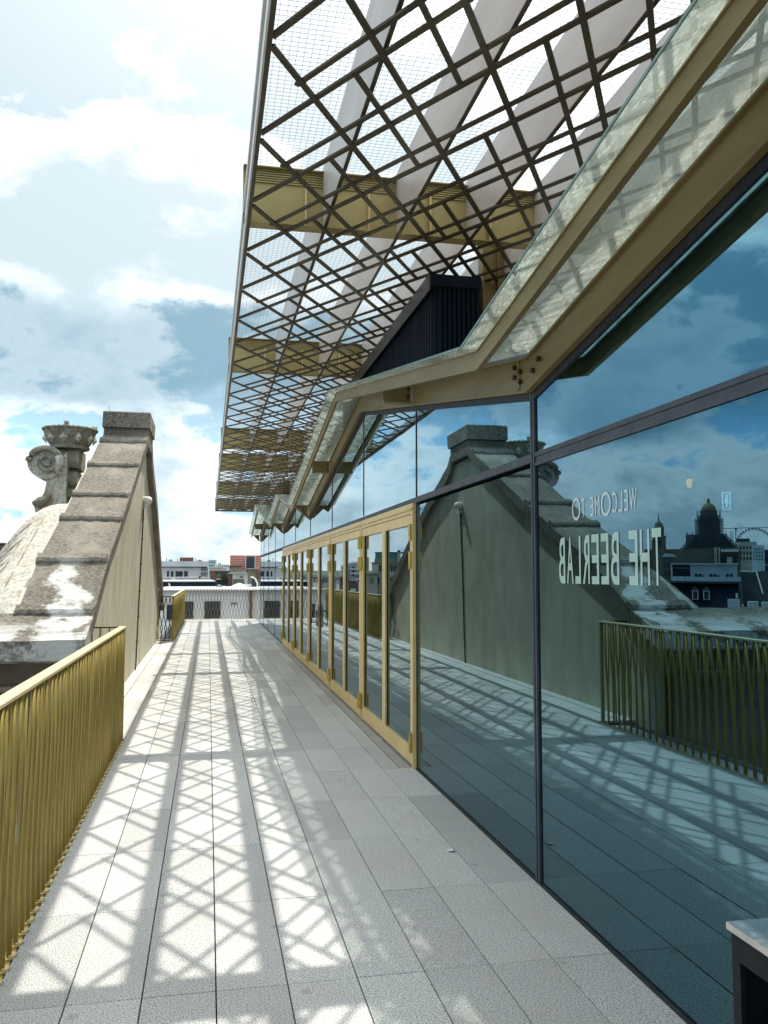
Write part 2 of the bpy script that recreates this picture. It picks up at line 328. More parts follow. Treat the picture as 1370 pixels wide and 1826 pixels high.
for j in range(3, 18):                        # narrower slabs beside the door drain
    inst('tile', half_me, (XW - TX + 0.0775, 4.66 + TY * (j + 0.5), random.uniform(-0.001, 0.0008)), floor)
# pale slabs between the paving and the gable wall
side_me = MB().cbox(-0.142, 0.142, -TY / 2 + 0.002, TY / 2 - 0.002, -0.03, 0.0, 0.0015).mesh('tile', M['granite'])
for j in range(5, 20): inst('tile', side_me, (-0.975, 4.66 + TY * (j + 0.5), random.uniform(-0.001, 0.001)), floor)
MB().box(-1.32, -1.122, 9.36, 23.4, -0.04, 0.006).build('kerb', M['granite'], floor)
# drain channel along the doors
dr = empty('drain_channel', (XW - 0.08, 14.3, 0), 'slotted metal drain grate running along the foot of the gold doors', 'drain')
MB().box(1.694, 1.825, 7.51, 21.75, -0.04, -0.012).build('channel', M['seal'], dr)
b = MB()
for k in range(7): b.box(1.698 + k * 0.0185, 1.708 + k * 0.0185, 7.51, 21.75, -0.012, -0.001)
b.build('grate', M['alu'], dr)

# ------------------------------------------------------------------ glazed pavilion
FOLD = [(-6.5, 2.76), (-0.9, 3.69), (4.6, 2.76), (10.12, 3.69), (15.62, 2.755), (18.38, 3.19), (21.2, 2.75), (26.7, 3.64), (30.8, 2.90)]
def zf(y):
    for (a, za), (b_, zb) in zip(FOLD, FOLD[1:]):
        if a <= y <= b_: return za + (zb - za) * (y - a) / (b_ - a)
    return FOLD[0][1] if y < 0 else FOLD[-1][1]
pav = empty('glass_pavilion', (XW, 12, 0), 'long pavilion of blue mirrored glass with gold doors on the right of the terrace', 'building')
MODS = [-6.5, -3.7, -0.9, 1.8, 4.6, 7.44, 10.12, 12.8, 15.62, 18.38, 21.2, 23.95, 26.7, 29.0, 30.8]
for a, b_ in zip(MODS, MODS[1:]):
    w_ = 0.028 if a == 4.6 or b_ == 4.6 else 0.006
    if a == 1.8: continue                    # wide pane near the camera, no split at 1.8
    if b_ == 1.8: b_ = 4.6
    MB().seg(XW, XW + 0.012, a + w_, b_ - w_, 2.41, 2.41, zf(a) - 2.41, zf(b_) - 2.41).build('upper_pane', M['glass_upper'], pav) if not (a == -0.9 and b_ == 4.6) else \
        MB().seg(XW, XW + 0.012, a + w_, b_ - w_, 2.41, 2.41, 3.69 - 2.41, 2.76 - 2.41).build('upper_pane', M['glass_upper'], pav)
    if not (7.3 < a < 21.0):
        MB().box(XW, XW + 0.012, a + w_, b_ - w_, 0.012, 2.33).build('glass_pane', M['glass'], pav)
MULL = [m_ for m_ in MODS if m_ != 1.8]
for y in MULL:
    hw = 0.030 if y == 4.6 else 0.010
    zt = zf(y) - 0.002
    o = MB()
    if y == 4.6: o.box(XW - 0.012, XW + 0.02, y - hw, y - 0.008, 0.0, zt).box(XW - 0.012, XW + 0.02, y + 0.008, y + hw, 0.0, zt).box(XW - 0.004, XW + 0.05, y - 0.008, y + 0.008, 0.0, zt)
    else: o.box(XW - 0.006, XW + 0.03, y - hw, y + hw, 0.0 if not 7.5 < y < 21.1 else 2.42, zt)
    o.build('mullion', M['frame'], pav)
MB().box(XW - 0.010, XW + 0.05, -6.5, 4.564, 2.332, 2.352).box(XW - 0.004, XW + 0.05, -6.5, 4.564, 2.352, 2.384).box(XW - 0.010, XW + 0.05, -6.5, 4.564, 2.384, 2.408).build('transom', M['frame'], pav)
MB().box(XW - 0.008, XW + 0.05, 4.636, 30.8, 2.358, 2.408).build('transom', M['frame'], pav)
MB().box(XW - 0.014, XW + 0.05, -6.5, 7.44, -0.03, 0.012).build('sill', M['seal'], pav)
MB().box(XW - 0.014, XW + 0.05, 21.2, 30.8, -0.03, 0.012).build('sill', M['seal'], pav)
sl = MB()
for (a, za), (b_, zb) in zip(FOLD, FOLD[1:]): sl.seg(XW - 0.010, XW + 0.05, a + 0.001, b_ - 0.001, za - 0.045, zb - 0.045, 0.043)
sl.build('head_seal', M['seal'], pav)
# doors
def door_bay(y0, y1, handles=False):
    fr = MB()
    X0, X1 = XW - 0.035, XW + 0.03
    fr.box(X0, X1, y0 + 0.012, y0 + 0.062, 0.0, 2.356).box(X0, X1, y1 - 0.062, y1 - 0.012, 0.0, 2.356)
    fr.box(X0, X1, y0 + 0.062, y1 - 0.062, 2.262, 2.356)
    fr.box(XW - 0.05, XW - 0.035, y0 + 0.012, y1 - 0.012, 2.300, 2.312)
    fo = fr.build('door_frame', M['gold_door'], pav)
    mid = (y0 + y1) / 2
    for (a, b_) in ((y0 + 0.066, mid - 0.003), (mid + 0.003, y1 - 0.066)):
        lf = MB()
        lf.box(X0 + 0.006, X1 - 0.006, a, a + 0.07, 0.02, 2.256).box(X0 + 0.006, X1 - 0.006, b_ - 0.07, b_, 0.02, 2.256)
        lf.box(X0 + 0.006, X1 - 0.006, a + 0.07, b_ - 0.07, 0.02, 0.165).box(X0 + 0.006, X1 - 0.006, a + 0.07, b_ - 0.07, 2.165, 2.256)
        lo = lf.build('door', M['gold_door'], pav)
        MB().box(XW - 0.004, XW + 0.008, a + 0.07, b_ - 0.07, 0.165, 2.165).build('door_glass', M['glass_door'], lo)
        MB().box(XW - 0.012, XW - 0.004, a + 0.072, a + 0.082, 0.167, 2.163).box(XW - 0.012, XW - 0.004, b_ - 0.082, b_ - 0.072, 0.167, 2.163).build('glazing_bead', M['seal'], lo)
        hy = a - 0.006 if a < mid - 0.1 else b_ + 0.006
        for z0, z1 in ((2.02, 2.17), (1.76, 1.92), (0.13, 0.31)):
            hinge = MB()
            hinge.tube([(X0 - 0.014, hy, z0), (X0 - 0.014, hy, z1)], 0.014, 8)
            hinge.box(X0 - 0.010, X0 + 0.002, hy - 0.03, hy + 0.03, z0 + 0.012, z1 - 0.012)
            hinge.tube([(X0 - 0.014, hy, (z0 + z1) / 2 - 0.006), (X0 - 0.014, hy, (z0 + z1) / 2 + 0.006)], 0.017, 8)
            hinge.build('hinge', M['brass'], lo)
        if handles:
            cy = (mid - 0.055 if a < mid - 0.1 else mid + 0.055)
            s_ = -1 if a < mid - 0.1 else 1
            h = MB(); zc = 1.12
            ring = [(XW - 0.06, cy + 0.055 * math.cos(t), zc + 0.11 * math.sin(t)) for t in [k * math.pi / 12 for k in range(24)]]
            nn = len(ring); h.add([r for r in ring] + [(XW - 0.037, r[1], r[2]) for r in ring], [tuple(range(nn)), tuple(range(2 * nn - 1, nn - 1, -1))] + [(k, (k + 1) % nn, (k + 1) % nn + nn, k + nn) for k in range(nn)])
            h.box(XW - 0.058, XW - 0.037, cy - 0.022, cy + 0.022, zc - 0.28, zc - 0.11)
            h.build('handle_plate', M['alu'], lo)
            MB().tube([(XW - 0.06, cy + s_ * 0.03, zc), (XW - 0.09, cy + s_ * 0.22, zc - 0.02), (XW - 0.09, cy + s_ * 0.30, zc - 0.22), (XW - 0.06, cy + s_ * 0.06, zc - 0.20)], 0.011, 8).build('pull_handle', M['black'], lo)
DB = [7.44, 10.12, 12.8, 15.62, 18.38, 21.2]
for k in range(5): door_bay(DB[k], DB[k + 1], handles=(k == 2))
# roof, end wall, inside
rf = MB()
for (a, za), (b_, zb) in zip(FOLD, FOLD[1:]): rf.seg(XW + 0.05, 7.9, a, b_, za + 0.20, zb + 0.20, 0.12)
rf.build('roof', M['roof'], pav)
cl_ = MB()
for (a, za), (b_, zb) in zip(FOLD, FOLD[1:]): cl_.seg(XW + 0.16, 7.8, a + 0.01, b_ - 0.01, za + 0.0, zb + 0.0, 0.16)
cl_.build('ceiling', M['room'], pav)
MB().seg(XW + 0.014, 7.9, 30.8, 30.86, -0.3, -0.3, 3.4).build('end_wall', M['glass'], pav)
MB().box(7.9, 8.1, -6.5, 30.8, -0.3, 3.9).build('rear_wall', M['room'], pav)
MB().box(XW + 0.05, 7.9, -6.5, 30.8, -0.3, -0.004).build('inner_floor', M['room'], pav)
MB().box(-0.2 + XW, 7.9, -6.8, -6.5, -0.3, 3.4).build('end_wall', M['room'], pav)
MB().box(1.96, 2.08, 4.60, 4.84, 0, 2.7).build('pillar', M['pillar'], pav)
MB().box(2.5, 2.62, 7.0, 7.3, 0, 2.9).build('pillar', M['room'], pav)
# awning beams, brackets and glass, all following the folded eaves
awn = empty('folded_awning', (1.6, 12, 2.8), 'zigzag awning of textured glass on gold beams along the top of the glass wall', 'awning')
AF = FOLD[1:]
for i, ((a, za), (b_, zb)) in enumerate(zip(AF, AF[1:])):
    e = 0.001
    bm_ = MB()
    bm_.seg(XW - 0.034, XW - 0.022, a + e, b_ - e, za + 0.012, zb + 0.012, 0.186)
    bm_.seg(XW - 0.052, XW - 0.013, a + e, b_ - e, za, zb, 0.012)
    bm_.seg(XW - 0.052, XW - 0.013, a + e, b_ - e, za + 0.198, zb + 0.198, 0.012)
    bm_.build('main_beam', M['gold'], awn)
    bm_ = MB()
    bm_.seg(1.492, 1.502, a + e, b_ - e, za + 0.128, zb + 0.128, 0.095)
    bm_.seg(1.485, 1.517, a + e, b_ - e, za + 0.119, zb + 0.119, 0.009)
    bm_.seg(1.485, 1.517, a + e, b_ - e, za + 0.223, zb + 0.223, 0.009)
    bm_.build('outer_beam', M['gold'], awn)
    L = b_ - a; nseg = max(1, round(L / 2.7))
    for k in range(nseg):
        y0 = a + L * k / nseg + 0.004; y1 = a + L * (k + 1) / nseg - 0.004
        z0, z1 = zf(y0) + 0.236, zf(y1) + 0.236
        g = MB().seg(1.396, XW - 0.02, y0, y1, z0, z1, 0.014).build('glass_panel', M['awning_glass'], awn)
        MB().seg(1.390, 1.3955, y0, y1, z0, z1, 0.014).build('glass_edge', M['glass_edge'], g)
for y in (1.8, 7.44, 12.8, 23.95, 29.0):
    z = zf(y)
    MB().box(1.519, XW - 0.054, y - 0.006, y + 0.006, z + 0.03, z + 0.20).box(1.519, XW - 0.054, y - 0.05, y + 0.05, z + 0.018, z + 0.03).build('bracket', M['gold'], awn)
    for q in (0.08, 0.15): MB().tube([(XW - 0.08, y - 0.03, z + q), (XW - 0.08, y - 0.006, z + q)], 0.014, 6).build('bolt', M['gold_dark'], awn)
for y in (15.62, 21.2, 30.79):
    z = zf(y)
    MB().add([(1.53, y - 0.01, z + 0.23), (XW - 0.054, y - 0.01, z + 0.23), (XW - 0.054, y - 0.01, z - 0.01), (1.53, y + 0.01, z + 0.23), (XW - 0.054, y + 0.01, z + 0.23), (XW - 0.054, y + 0.01, z - 0.01)],
             [(0, 1, 2), (5, 4, 3), (0, 3, 4, 1), (1, 4, 5, 2), (2, 5, 3, 0)]).build('gusset', M['gold'], awn)
    for q, xx in ((0.17, 1.69), (0.11, 1.705)): MB().tube([(xx, y - 0.03, z + q), (xx, y - 0.009, z + q)], 0.017, 6).build('bolt', M['gold_dark'], awn)
for dy, dzz in ((0.10, 0.07), (0.10, 0.13), (0.19, 0.10), (0.19, 0.16), (-0.10, 0.09), (-0.19, 0.12)):
    MB().tube([(XW - 0.055, 4.6 + dy, zf(4.6 + dy) + dzz), (XW - 0.034, 4.6 + dy, zf(4.6 + dy) + dzz)], 0.016, 6).build('bolt', M['gold_dark'], awn)
MB().box(XW - 0.040, XW - 0.0345, 4.72, 4.76, zf(4.7) + 0.03, zf(4.6) + 0.22).build('splice_plate', M['gold'], awn)

# window lettering, read from the room side
def letter(ch, y0, y1, z0, z1, mat_, parent, off_=0.0, name='letter'):
    cu = bpy.data.curves.new('letter', 'FONT'); cu.body = ch; cu.size = 1.0; cu.offset = off_; cu.extrude = 0.0
    o = bpy.data.objects.new('tmp', cu); C.objects.link(o); bpy.context.view_layer.update()
    me = bpy.data.meshes.new_from_object(o.evaluated_get(bpy.context.evaluated_depsgraph_get()))
    bpy.data.objects.remove(o)
    xs = [v.co.x for v in me.vertices]; ys = [v.co.y for v in me.vertices]
    sx_, sy_ = (y1 - y0) / (max(xs) - min(xs)), (z1 - z0) / (max(ys) - min(ys)); mx, my = min(xs), min(ys)
    ns = len(me.vertices)
    vs = [(0.0, (v.co.x - mx) * sx_, (v.co.y - my) * sy_) for v in me.vertices]
    fs = [tuple(p_.vertices) for p_ in me.polygons]
    m2 = bpy.data.meshes.new('letter'); m2.from_pydata(vs, [], fs); m2.materials.append(mat_)
    ob = bpy.data.objects.new(name, m2); C.objects.link(ob); ob.parent = parent
    pa = parent['_at']; ob.location = (XW - 0.003 - pa[0], y0 - pa[1], z0 - pa[2])
    return ob
lt = empty('window_lettering', (XW - 0.003, 3.7, 1.66), 'pale green and white reversed lettering WELCOME TO THE BEERLAB on the near glass pane', 'lettering')
seq = 'THE BEERLAB'; wd = {'L': 0.062, 'T': 0.070}; y = 3.21
pitch = 1.03
tot = sum(0.045 if c_ == ' ' else wd.get(c_, 0.074) for c_ in seq) + 0.022 * 10
k_ = 1.05 / tot
for c_ in seq:
    if c_ == ' ': y += 0.067 * k_; continue
    ww = wd.get(c_, 0.074) * k_; letter(c_, y, y + ww, 1.665, 1.905, M['film'], lt, 0.012); y += ww + 0.022 * k_
y = 3.41
for c_ in 'WELCOME TO':
    if c_ == ' ': y += 0.045; continue
    ww = {'O': 0.100, 'W': 0.062, 'M': 0.050, 'C': 0.045}.get(c_, 0.034)
    z0, z1 = (1.985, 2.10) if c_ == 'O' else (1.995, 2.09)
    letter(c_, y, y + ww, z0, z1, M['film_white'], lt); y += ww + 0.017
# lamp and sign inside the room
lan = empty('hanging_lantern', (3.30, 5.4, 2.32), 'small lit amber lantern glowing behind the near glass pane', 'lamp')
MB().lathe((3.30, 5.4, 2.32), [(0.012, 0), (0.016, 0.004), (0.022, 0.055), (0.018, 0.06)], 8).build('lamp_glass', M['amber'], lan)
MB().lathe((3.30, 5.4, 2.401), [(0.020, 0), (0.014, 0.02), (0.004, 0.03)], 8).tube([(3.30, 5.4, 2.43), (3.30, 5.4, 2.70)], 0.003, 5).build('lamp_cap', M['seal'], lan)
ps = empty('toilet_sign', (4.12, 6.2, 2.22), 'small lit white outlined panel with a standing figure seen through the near glass', 'sign')
b = MB(); cx, cy, cz = 4.12, 6.2, 2.31
for (u0, u1, v0, v1) in ((-0.036, 0.036, 0.066, 0.071), (-0.036, 0.036, -0.071, -0.066), (-0.036, -0.031, -0.066, 0.066), (0.031, 0.036, -0.066, 0.066)): b.box(cx + u0, cx + u1, cy, cy + 0.01, cz + v0, cz + v1)
b.build('panel_outline', M['litsign'], ps)
b = MB().lathe((cx, cy, cz + 0.028), [(0.004, 0), (0.010, 0.008), (0.010, 0.018), (0.004, 0.024)], 8)
b.prism_y(cy, cy + 0.006, [(cx - 0.010, cz + 0.026), (cx + 0.010, cz + 0.026), (cx + 0.019, cz - 0.012), (cx + 0.007, cz - 0.014), (cx + 0.007, cz - 0.052), (cx - 0.007, cz - 0.052), (cx - 0.007, cz - 0.014), (cx - 0.019, cz - 0.012)])
b.build('figure', M['litsign'], ps)

# ------------------------------------------------------------------ lattice canopy
ZL = 4.28; XE = 0.243; XR = 5.4; YA, YB = -2.6, 35.2
can = empty('lattice_canopy', (XE, 15, ZL), 'overhead canopy of gold diamond lattice, pale fins and gold girders projecting over the terrace', 'canopy')
DX, DY = 0.57, 0.92
def clip(p0, p1):
    (x0, y0), (x1, y1) = p0, p1
    t0, t1 = 0.0, 1.0
    for lo, hi, a, d in ((XE + 0.02, XR, x0, x1 - x0), (YA, YB, y0, y1 - y0)):
        if abs(d) < 1e-9: continue
        u, v_ = (lo - a) / d, (hi - a) / d
        if u > v_: u, v_ = v_, u
        t0, t1 = max(t0, u), min(t1, v_)
    if t1 - t0 < 1e-3: return None
    return (x0 + (x1 - x0) * t0, y0 + (y1 - y0) * t0), (x0 + (x1 - x0) * t1, y0 + (y1 - y0) * t1)
SL = DY / DX
def lat(x0, x1, yref, sgn, z, w_=0.033):     # line through (XE, yref) with slope +-SL between x0 and x1
    c_ = clip((x0, yref + sgn * SL * (x0 - XE)), (x1, yref + sgn * SL * (x1 - XE)))
    if not c_: return
    (a0, b0), (a1, b1) = c_
    if math.hypot(a1 - a0, b1 - b0) < 0.06: return
    zc = z + 0.007
    ctr = ((a0 + a1) / 2, (b0 + b1) / 2, zc)
    MB().bar((a0, b0, zc), (a1, b1, zc), w_, 0.014).build('lattice_bar', M['gold_dark'], can)
k = -13
while 3.976 + DY * k < YB + 1:
    y = 3.976 + DY * k
    lat(XE, XR, y, 1, ZL)
    lat(0.700, 1.271, y + 0.36, 1, ZL + 0.0012, 0.030)
    if -2 < k < 30: lat(1.375, 1.748, y + 0.66, 1, ZL + 0.0008, 0.028); lat(1.945, 2.318, y + 0.66, 1, ZL + 0.0008, 0.028)
    lat(1.556, XR, y + 0.36, 1, ZL + 0.0012, 0.030)
    k += 1
k = -4
while 3.976 + DY * k < YB + 10:
    y = 3.976 + DY * k
    lat(XE, XR, y, -1, ZL + 0.0024)
    lat(0.418, XR, y - 0.285, -1, ZL + 0.0036, 0.029)
    k += 1
MB().box(XE - 0.004, XE + 0.022, YA, YB, ZL - 0.002, ZL + 0.05).build('edge_channel', M['gold_dark'], can)
MB().box(XE - 0.016, XE - 0.005, YA, YB + 0.01, ZL - 0.006, ZL + 0.17).box(XE - 0.030, XE - 0.017, YA, YB, ZL + 0.12, ZL + 0.17).build('fascia', M['alu'], can)
MB().box(XE, XR, YB - 0.01, YB + 0.02, ZL - 0.001, ZL + 0.06).build('edge_channel', M['gold_dark'], can)
for i in range(9):
    x = 0.825 + 0.57 * i
    MB().box(x - 0.011, x + 0.011, YA, YB - 0.02, ZL + 0.046, ZL + 0.53).build('fin', M['fin'], can)
    MB().box(x - 0.0125, x + 0.0125, YA, YB - 0.02, ZL + 0.038, ZL + 0.0455).build('fin_edge', M['gold_dark'], can)
GY = [0.9, 6.27, 11.0, 17.9, 21.7, 28.3, 34.6]
for gy in GY:
    g = MB().box(0.212, XR, gy, gy + 0.016, ZL + 0.052, ZL + 0.475).box(0.236, XR, gy - 0.05, gy + 0.07, ZL + 0.0465, ZL + 0.0515).box(0.212, XR, gy - 0.05, gy + 0.07, ZL + 0.476, ZL + 0.484).build('girder', M['girder'], can)
    rb = MB()
    for q in range(6): rb.box(0.22, XR, gy - 0.014, gy - 0.0005, ZL + 0.372 + q * 0.018, ZL + 0.381 + q * 0.018)
    rb.build('louvre', M['girder'], g)
    for i in range(9):
        x = 0.68 + 0.485 * i
        MB().box(x - 0.006, x + 0.006, gy - 0.048, gy - 0.0005, ZL + 0.053, ZL + 0.36).build('stiffener', M['gold_door'], g)
wm = MB()
r_ = 0.0010; zw = ZL + 0.57
y = YA
while y < YB: wm.box(XE, 3.6, y - r_, y + r_, zw, zw + 0.002); y += 0.045
x = XE + 0.01
while x < 3.6: wm.box(x - r_, x + r_, YA, YB, zw + 0.0025, zw + 0.0045); x += 0.045
kind(wm.build('wire_net', M['wire'], can), 'stuff')
# posts that carry the canopy from the roof
for (x, y) in ((2.42, 7.0), (2.42, 17.0), (2.42, 27.4)):
    o = MB().box(x - 0.10, x + 0.14, y, y + 0.012, 2.95, ZL + 0.47).box(x - 0.11, x - 0.10, y - 0.06, y + 0.07, 2.95, ZL + 0.469).box(x + 0.03, x + 0.04, y - 0.06, y - 0.001, 2.95, ZL + 0.468)
    o.build('post', M['gold'], can)
# navy plant housing under the canopy
ph = empty('plant_housing', (2.05, 9.4, 3.2), 'dark navy corrugated box housing on the pavilion roof under the lattice', 'roof housing')
b = MB()
YN, YF = 6.90, 12.0
b.box(1.865, 2.26, YN + 0.02, YF, 2.8, 4.17)
b.build('wall', M['navy'], ph)
cn = MB()
for q in range(9): cn.add([(1.89 + q * 0.042, YN + 0.0195, 2.8), (1.902 + q * 0.042, YN - 0.004, 2.8), (1.920 + q * 0.042, YN - 0.004, 2.8), (1.932 + q * 0.042, YN + 0.0195, 2.8),
                            (1.89 + q * 0.042, YN + 0.0195, 4.168), (1.902 + q * 0.042, YN - 0.004, 4.168), (1.920 + q * 0.042, YN - 0.004, 4.168), (1.932 + q * 0.042, YN + 0.0195, 4.168)],
                           [(0, 1, 5, 4), (1, 2, 6, 5), (2, 3, 7, 6)])
for q in range(56):
    y0 = YN + 0.05 + q * 0.088
    cn.add([(1.8645, y0, 2.8), (1.845, y0 + 0.02, 2.8), (1.845, y0 + 0.045, 2.8), (1.8645, y0 + 0.065, 2.8), (1.8645, y0, 4.168), (1.845, y0 + 0.02, 4.168), (1.845, y0 + 0.045, 4.168), (1.8645, y0 + 0.065, 4.168)],
           [(0, 1, 5, 4), (1, 2, 6, 5), (2, 3, 7, 6)])
cn.build('corrugation', M['navy'], ph)
MB().box(1.82, 2.27, YN - 0.03, YF + 0.02, 4.17, 4.272).build('roof', M['navy'], ph)
MB().box(1.807, 1.819, YN - 0.032, YF + 0.02, 4.13, 4.273).build('verge_board', M['verge'], ph)

# ------------------------------------------------------------------ railings
def rail_bars(parent, y0, y1, x, pitch, mat_, lean, r=0.0125, top=1.15, x_off=0.0):
    mes = [MB().tube([(0, 0, 0), (0, 0, kz), (x_off, lean * q * 0.5, kz + 0.28), (x_off, lean * q, top)], r, 6).mesh('bar', mat_, smooth=True) for q, kz in ((1.0, 0.50), (0.6, 0.42), (1.25, 0.58), (0.85, 0.36))]
    y = y0; k = 0
    while y < y1:
        inst('bar', mes[(k * 7 + k // 3) % 4], (x, y, 0.0), parent, rot=(random.uniform(-.003, .003), random.uniform(-.003, .003), 0)); y += pitch; k += 1
ral = empty('near_railing', (-0.9, 6, 0), 'olive gold railing of slender bent bars with flat sunlit-pale cap along the near left edge', 'railing')
MB().cbox(-0.905, -0.832, -1.0, 9.36, 1.155, 1.172, 0.003).build('cap_rail', M['gold_cap'], ral)
rail_bars(ral, 1.0, 9.2, -0.850, 0.134, M['gold_rail'], 0.075)
rail_bars(ral, 1.067, 9.25, -0.882, 0.134, M['gold_rail'], -0.045, r=0.0085, x_off=-0.006)
MB().box(-0.875, -0.840, 9.318, 9.352, 0, 1.154).build('end_post', M['gold_rail'], ral)
MB().box(-0.895, -0.838, -1.0, 9.36, -0.05, -0.012).build('base_plate', M['gold_rail'], ral)
ft = MB().box(-0.014, 0.014, -0.020, 0.020, 0.0, 0.016).mesh('foot', M['gold_cap'])
for k in range(62): inst('foot', ft, (-0.835, 1.0 + 0.134 * k, -0.004), ral)
g = MB()
for k in range(6): g.box(-1.115 + 0.035 * k, -1.097 + 0.035 * k, 1.0, 9.28, -0.05, -0.03)
g.build('grating_bar', M['alu'], ral)
# return of the railing to the gable
MB().box(-1.20, -0.906, 9.32, 9.35, 1.156, 1.170).build('cap_rail', M['gold_dark'], ral)
for x in (-1.20, -1.12, -1.03): MB().bar((x, 9.335, 0.0), (x + 0.03, 9.335, 1.155), 0.016, 0.016).build('bar', M['gold_rail'], ral)
fr_ = empty('side_railing', (-0.88, 28, 0), 'gold railing beyond the gable, seen edge-on as a solid gold screen', 'railing')
MB().cbox(-0.915, -0.842, 22.5, 33.65, 1.155, 1.172, 0.003).build('cap_rail', M['gold_cap'], fr_)
rail_bars(fr_, 22.55, 33.3, -0.86, 0.134, M['gold_rail'], 0.06, r=0.014)
rail_bars(fr_, 22.6, 33.3, -0.885, 0.134, M['gold_rail'], -0.05, r=0.014)
rail_bars(fr_, 22.58, 33.3, -0.875, 0.2, M['gold_rail'], 0.0, r=0.012)
MB().box(-0.90, -0.85, 22.5, 33.6, 0.01, 0.03).build('base_plate', M['gold_cap'], fr_)
b = MB().box(-1.24, -0.916, 22.49, 22.52, 1.14, 1.165).box(-1.24, -0.916, 22.49, 22.52, 0.03, 0.05)
b.build('cap_rail', M['gold_dark'], fr_)
for k in range(7):
    x = -1.22 + k * 0.05; ph_ = 0.05 * (1 if k % 2 else -1)
    MB().tube([(x, 22.505, 0.05), (x + ph_, 22.505, 0.35), (x - ph_ * 0.7, 22.505, 0.75), (x + ph_ * 0.5, 22.505, 1.14)], 0.011, 6).build('bar', M['gold_dark'], fr_)
er = empty('end_railing', (1, 33.4, 0), 'gold railing of crossing bars across the far end of the terrace', 'railing')
MB().box(-0.84, 4.6, 33.57, 33.64, 1.15, 1.17).build('cap_rail', M['gold'], er)
MB().box(-0.84, 4.6, 33.58, 33.62, 0.0, 0.02).build('base_plate', M['gold_cap'], er)
BARR = M['gold']
me1 = MB().tube([(-0.055, 0, 0.02), (0.052, 0, 0.48), (0.052, 0, 0.54), (-0.055, 0, 1.15)], 0.008, 6).mesh('bar', BARR)
me2 = MB().tube([(0.055, 0.022, 0.02), (-0.052, 0.022, 0.48), (-0.052, 0.022, 0.54), (0.055, 0.022, 1.15)], 0.008, 6).mesh('bar', BARR)
for k in range(46):
    inst('bar', me1, (-0.80 + k * 0.117, 33.59, 0), er); inst('bar', me2, (-0.80 + k * 0.117, 33.59, 0), er)

# ------------------------------------------------------------------ old stone gable on the left
gb = empty('stone_gable', (-1.7, 16, 0), 'old curved stone gable with stepped weathered coping and rendered face beside the walkway', 'gable')
CP = [(8.55, 1.09), (8.75, 1.17), (9.17, 1.33), (10.1, 1.87), (11.42, 2.42), (12.32, 2.81), (13.56, 3.38), (14.81, 3.94), (15.10, 4.10)]
FP = [(16.30, 4.06), (16.55, 3.86), (17.2, 3.62), (18.2, 3.33), (19.2, 2.92), (20.3, 2.42), (21.5, 1.88), (22.6, 1.38), (23.6, 0.95)]
XC0, XC1, XG = -1.92, -1.17, -1.27
prof = [(9.0, -1.5), (9.0, 1.07)] + [(y, z - 0.16) for y, z in CP[2:]] + [(y, z - 0.16) for y, z in FP] + [(24.2, -1.5)]
MB().prism_x(-2.0, XG, prof).build('wall', M['render'], gb)
def cz_(pts, y):
    for (a, za), (b_, zb) in zip(pts, pts[1:]):
        if a <= y <= b_: return za + (zb - za) * (y - a) / (b_ - a)
    return pts[-1][1] if y > pts[-1][0] else pts[0][1]
JO = [8.55, 9.17, 10.1, 11.42, 12.32, 13.56, 14.81, 15.10]
for i, (a, b_) in enumerate(zip(JO, JO[1:])):     # coping slabs
    ys = [a + 0.006] + [y for y, z in CP if a + 0.05 < y < b_ - 0.05] + [b_ - 0.006]
    xs0 = -3.1 if i == 0 else XC0
    x_l = [xs0 + (XC1 - xs0) * q / 8 for q in range(9)]
    vs = []; fs = []
    nx, ny = len(x_l), 0
    yy = []
    for u0, u1 in zip(ys, ys[1:]):
        yy += [u0 + (u1 - u0) * q / 5 for q in range(5)]
    yy.append(ys[-1]); ny = len(yy)
    for y in yy:
        for x in x_l: vs.append((x + random.uniform(-.004, .004), y, cz_(CP, y) + random.uniform(-.010, .008)))
    nt_ = len(vs)
    for y in yy:
        for x in x_l: vs.append((x, y, cz_(CP, y) - 0.19))
    for r in range(ny - 1):
        for q in range(nx - 1):
            a0 = r * nx + q; fs.append((a0, a0 + 1, a0 + nx + 1, a0 + nx)); fs.append((nt_ + a0, nt_ + a0 + nx, nt_ + a0 + nx + 1, nt_ + a0 + 1))
    for r in range(ny - 1):
        for q in (0, nx - 1): a0 = r * nx + q; fs.append((a0, a0 + nx, nt_ + a0 + nx, nt_ + a0))
    for q in range(nx - 1):
        for r in (0, ny - 1): a0 = r * nx + q; fs.append((a0, a0 + 1, nt_ + a0 + 1, nt_ + a0))
    MB().add(vs, fs).build('coping_slab', M['coping'], gb)
for i, y in enumerate(JO[1:-1]):     # raised ribs where slabs overlap
    z = cz_(CP, y); s_ = (cz_(CP, y + 0.1) - cz_(CP, y - 0.1)) / 0.2
    vs = []; N = 15
    for q in range(N):
        x = XC0 - 0.012 + (XC1 - XC0 + 0.0) * q / (N - 1); j_ = random.uniform(-.012, .012)
        for (dy, dzz) in ((-0.060, -0.02), (-0.068, 0.030), (-0.045, 0.055), (0.05, 0.060), (0.09, 0.015)):
            vs.append((x, y + dy + j_ * 0.6, z + s_ * dy + dzz + j_ * 0.5))
    fs = [tuple(range(5)), tuple(range((N - 1) * 5 + 4, (N - 1) * 5 - 1, -1))]
    for q in range(N - 1):
        for t in range(5): fs.append((q * 5 + t, (q + 1) * 5 + t, (q + 1) * 5 + (t + 1) % 5, q * 5 + (t + 1) % 5))
    MB().add(vs, fs).build('coping_rib', M['coping'], gb)
b = MB()     # far slope coping
for (a, za), (c_, zc) in zip(FP, FP[1:]): b.seg(XC0, XC1, a, c_, za - 0.20, zc - 0.20, 0.24)
b.build('coping_slab', M['coping'], gb)
MB().box(-1.915, -1.175, 15.11, 16.30, 3.95, 4.225).build('cap_neck', M['coping'], gb)
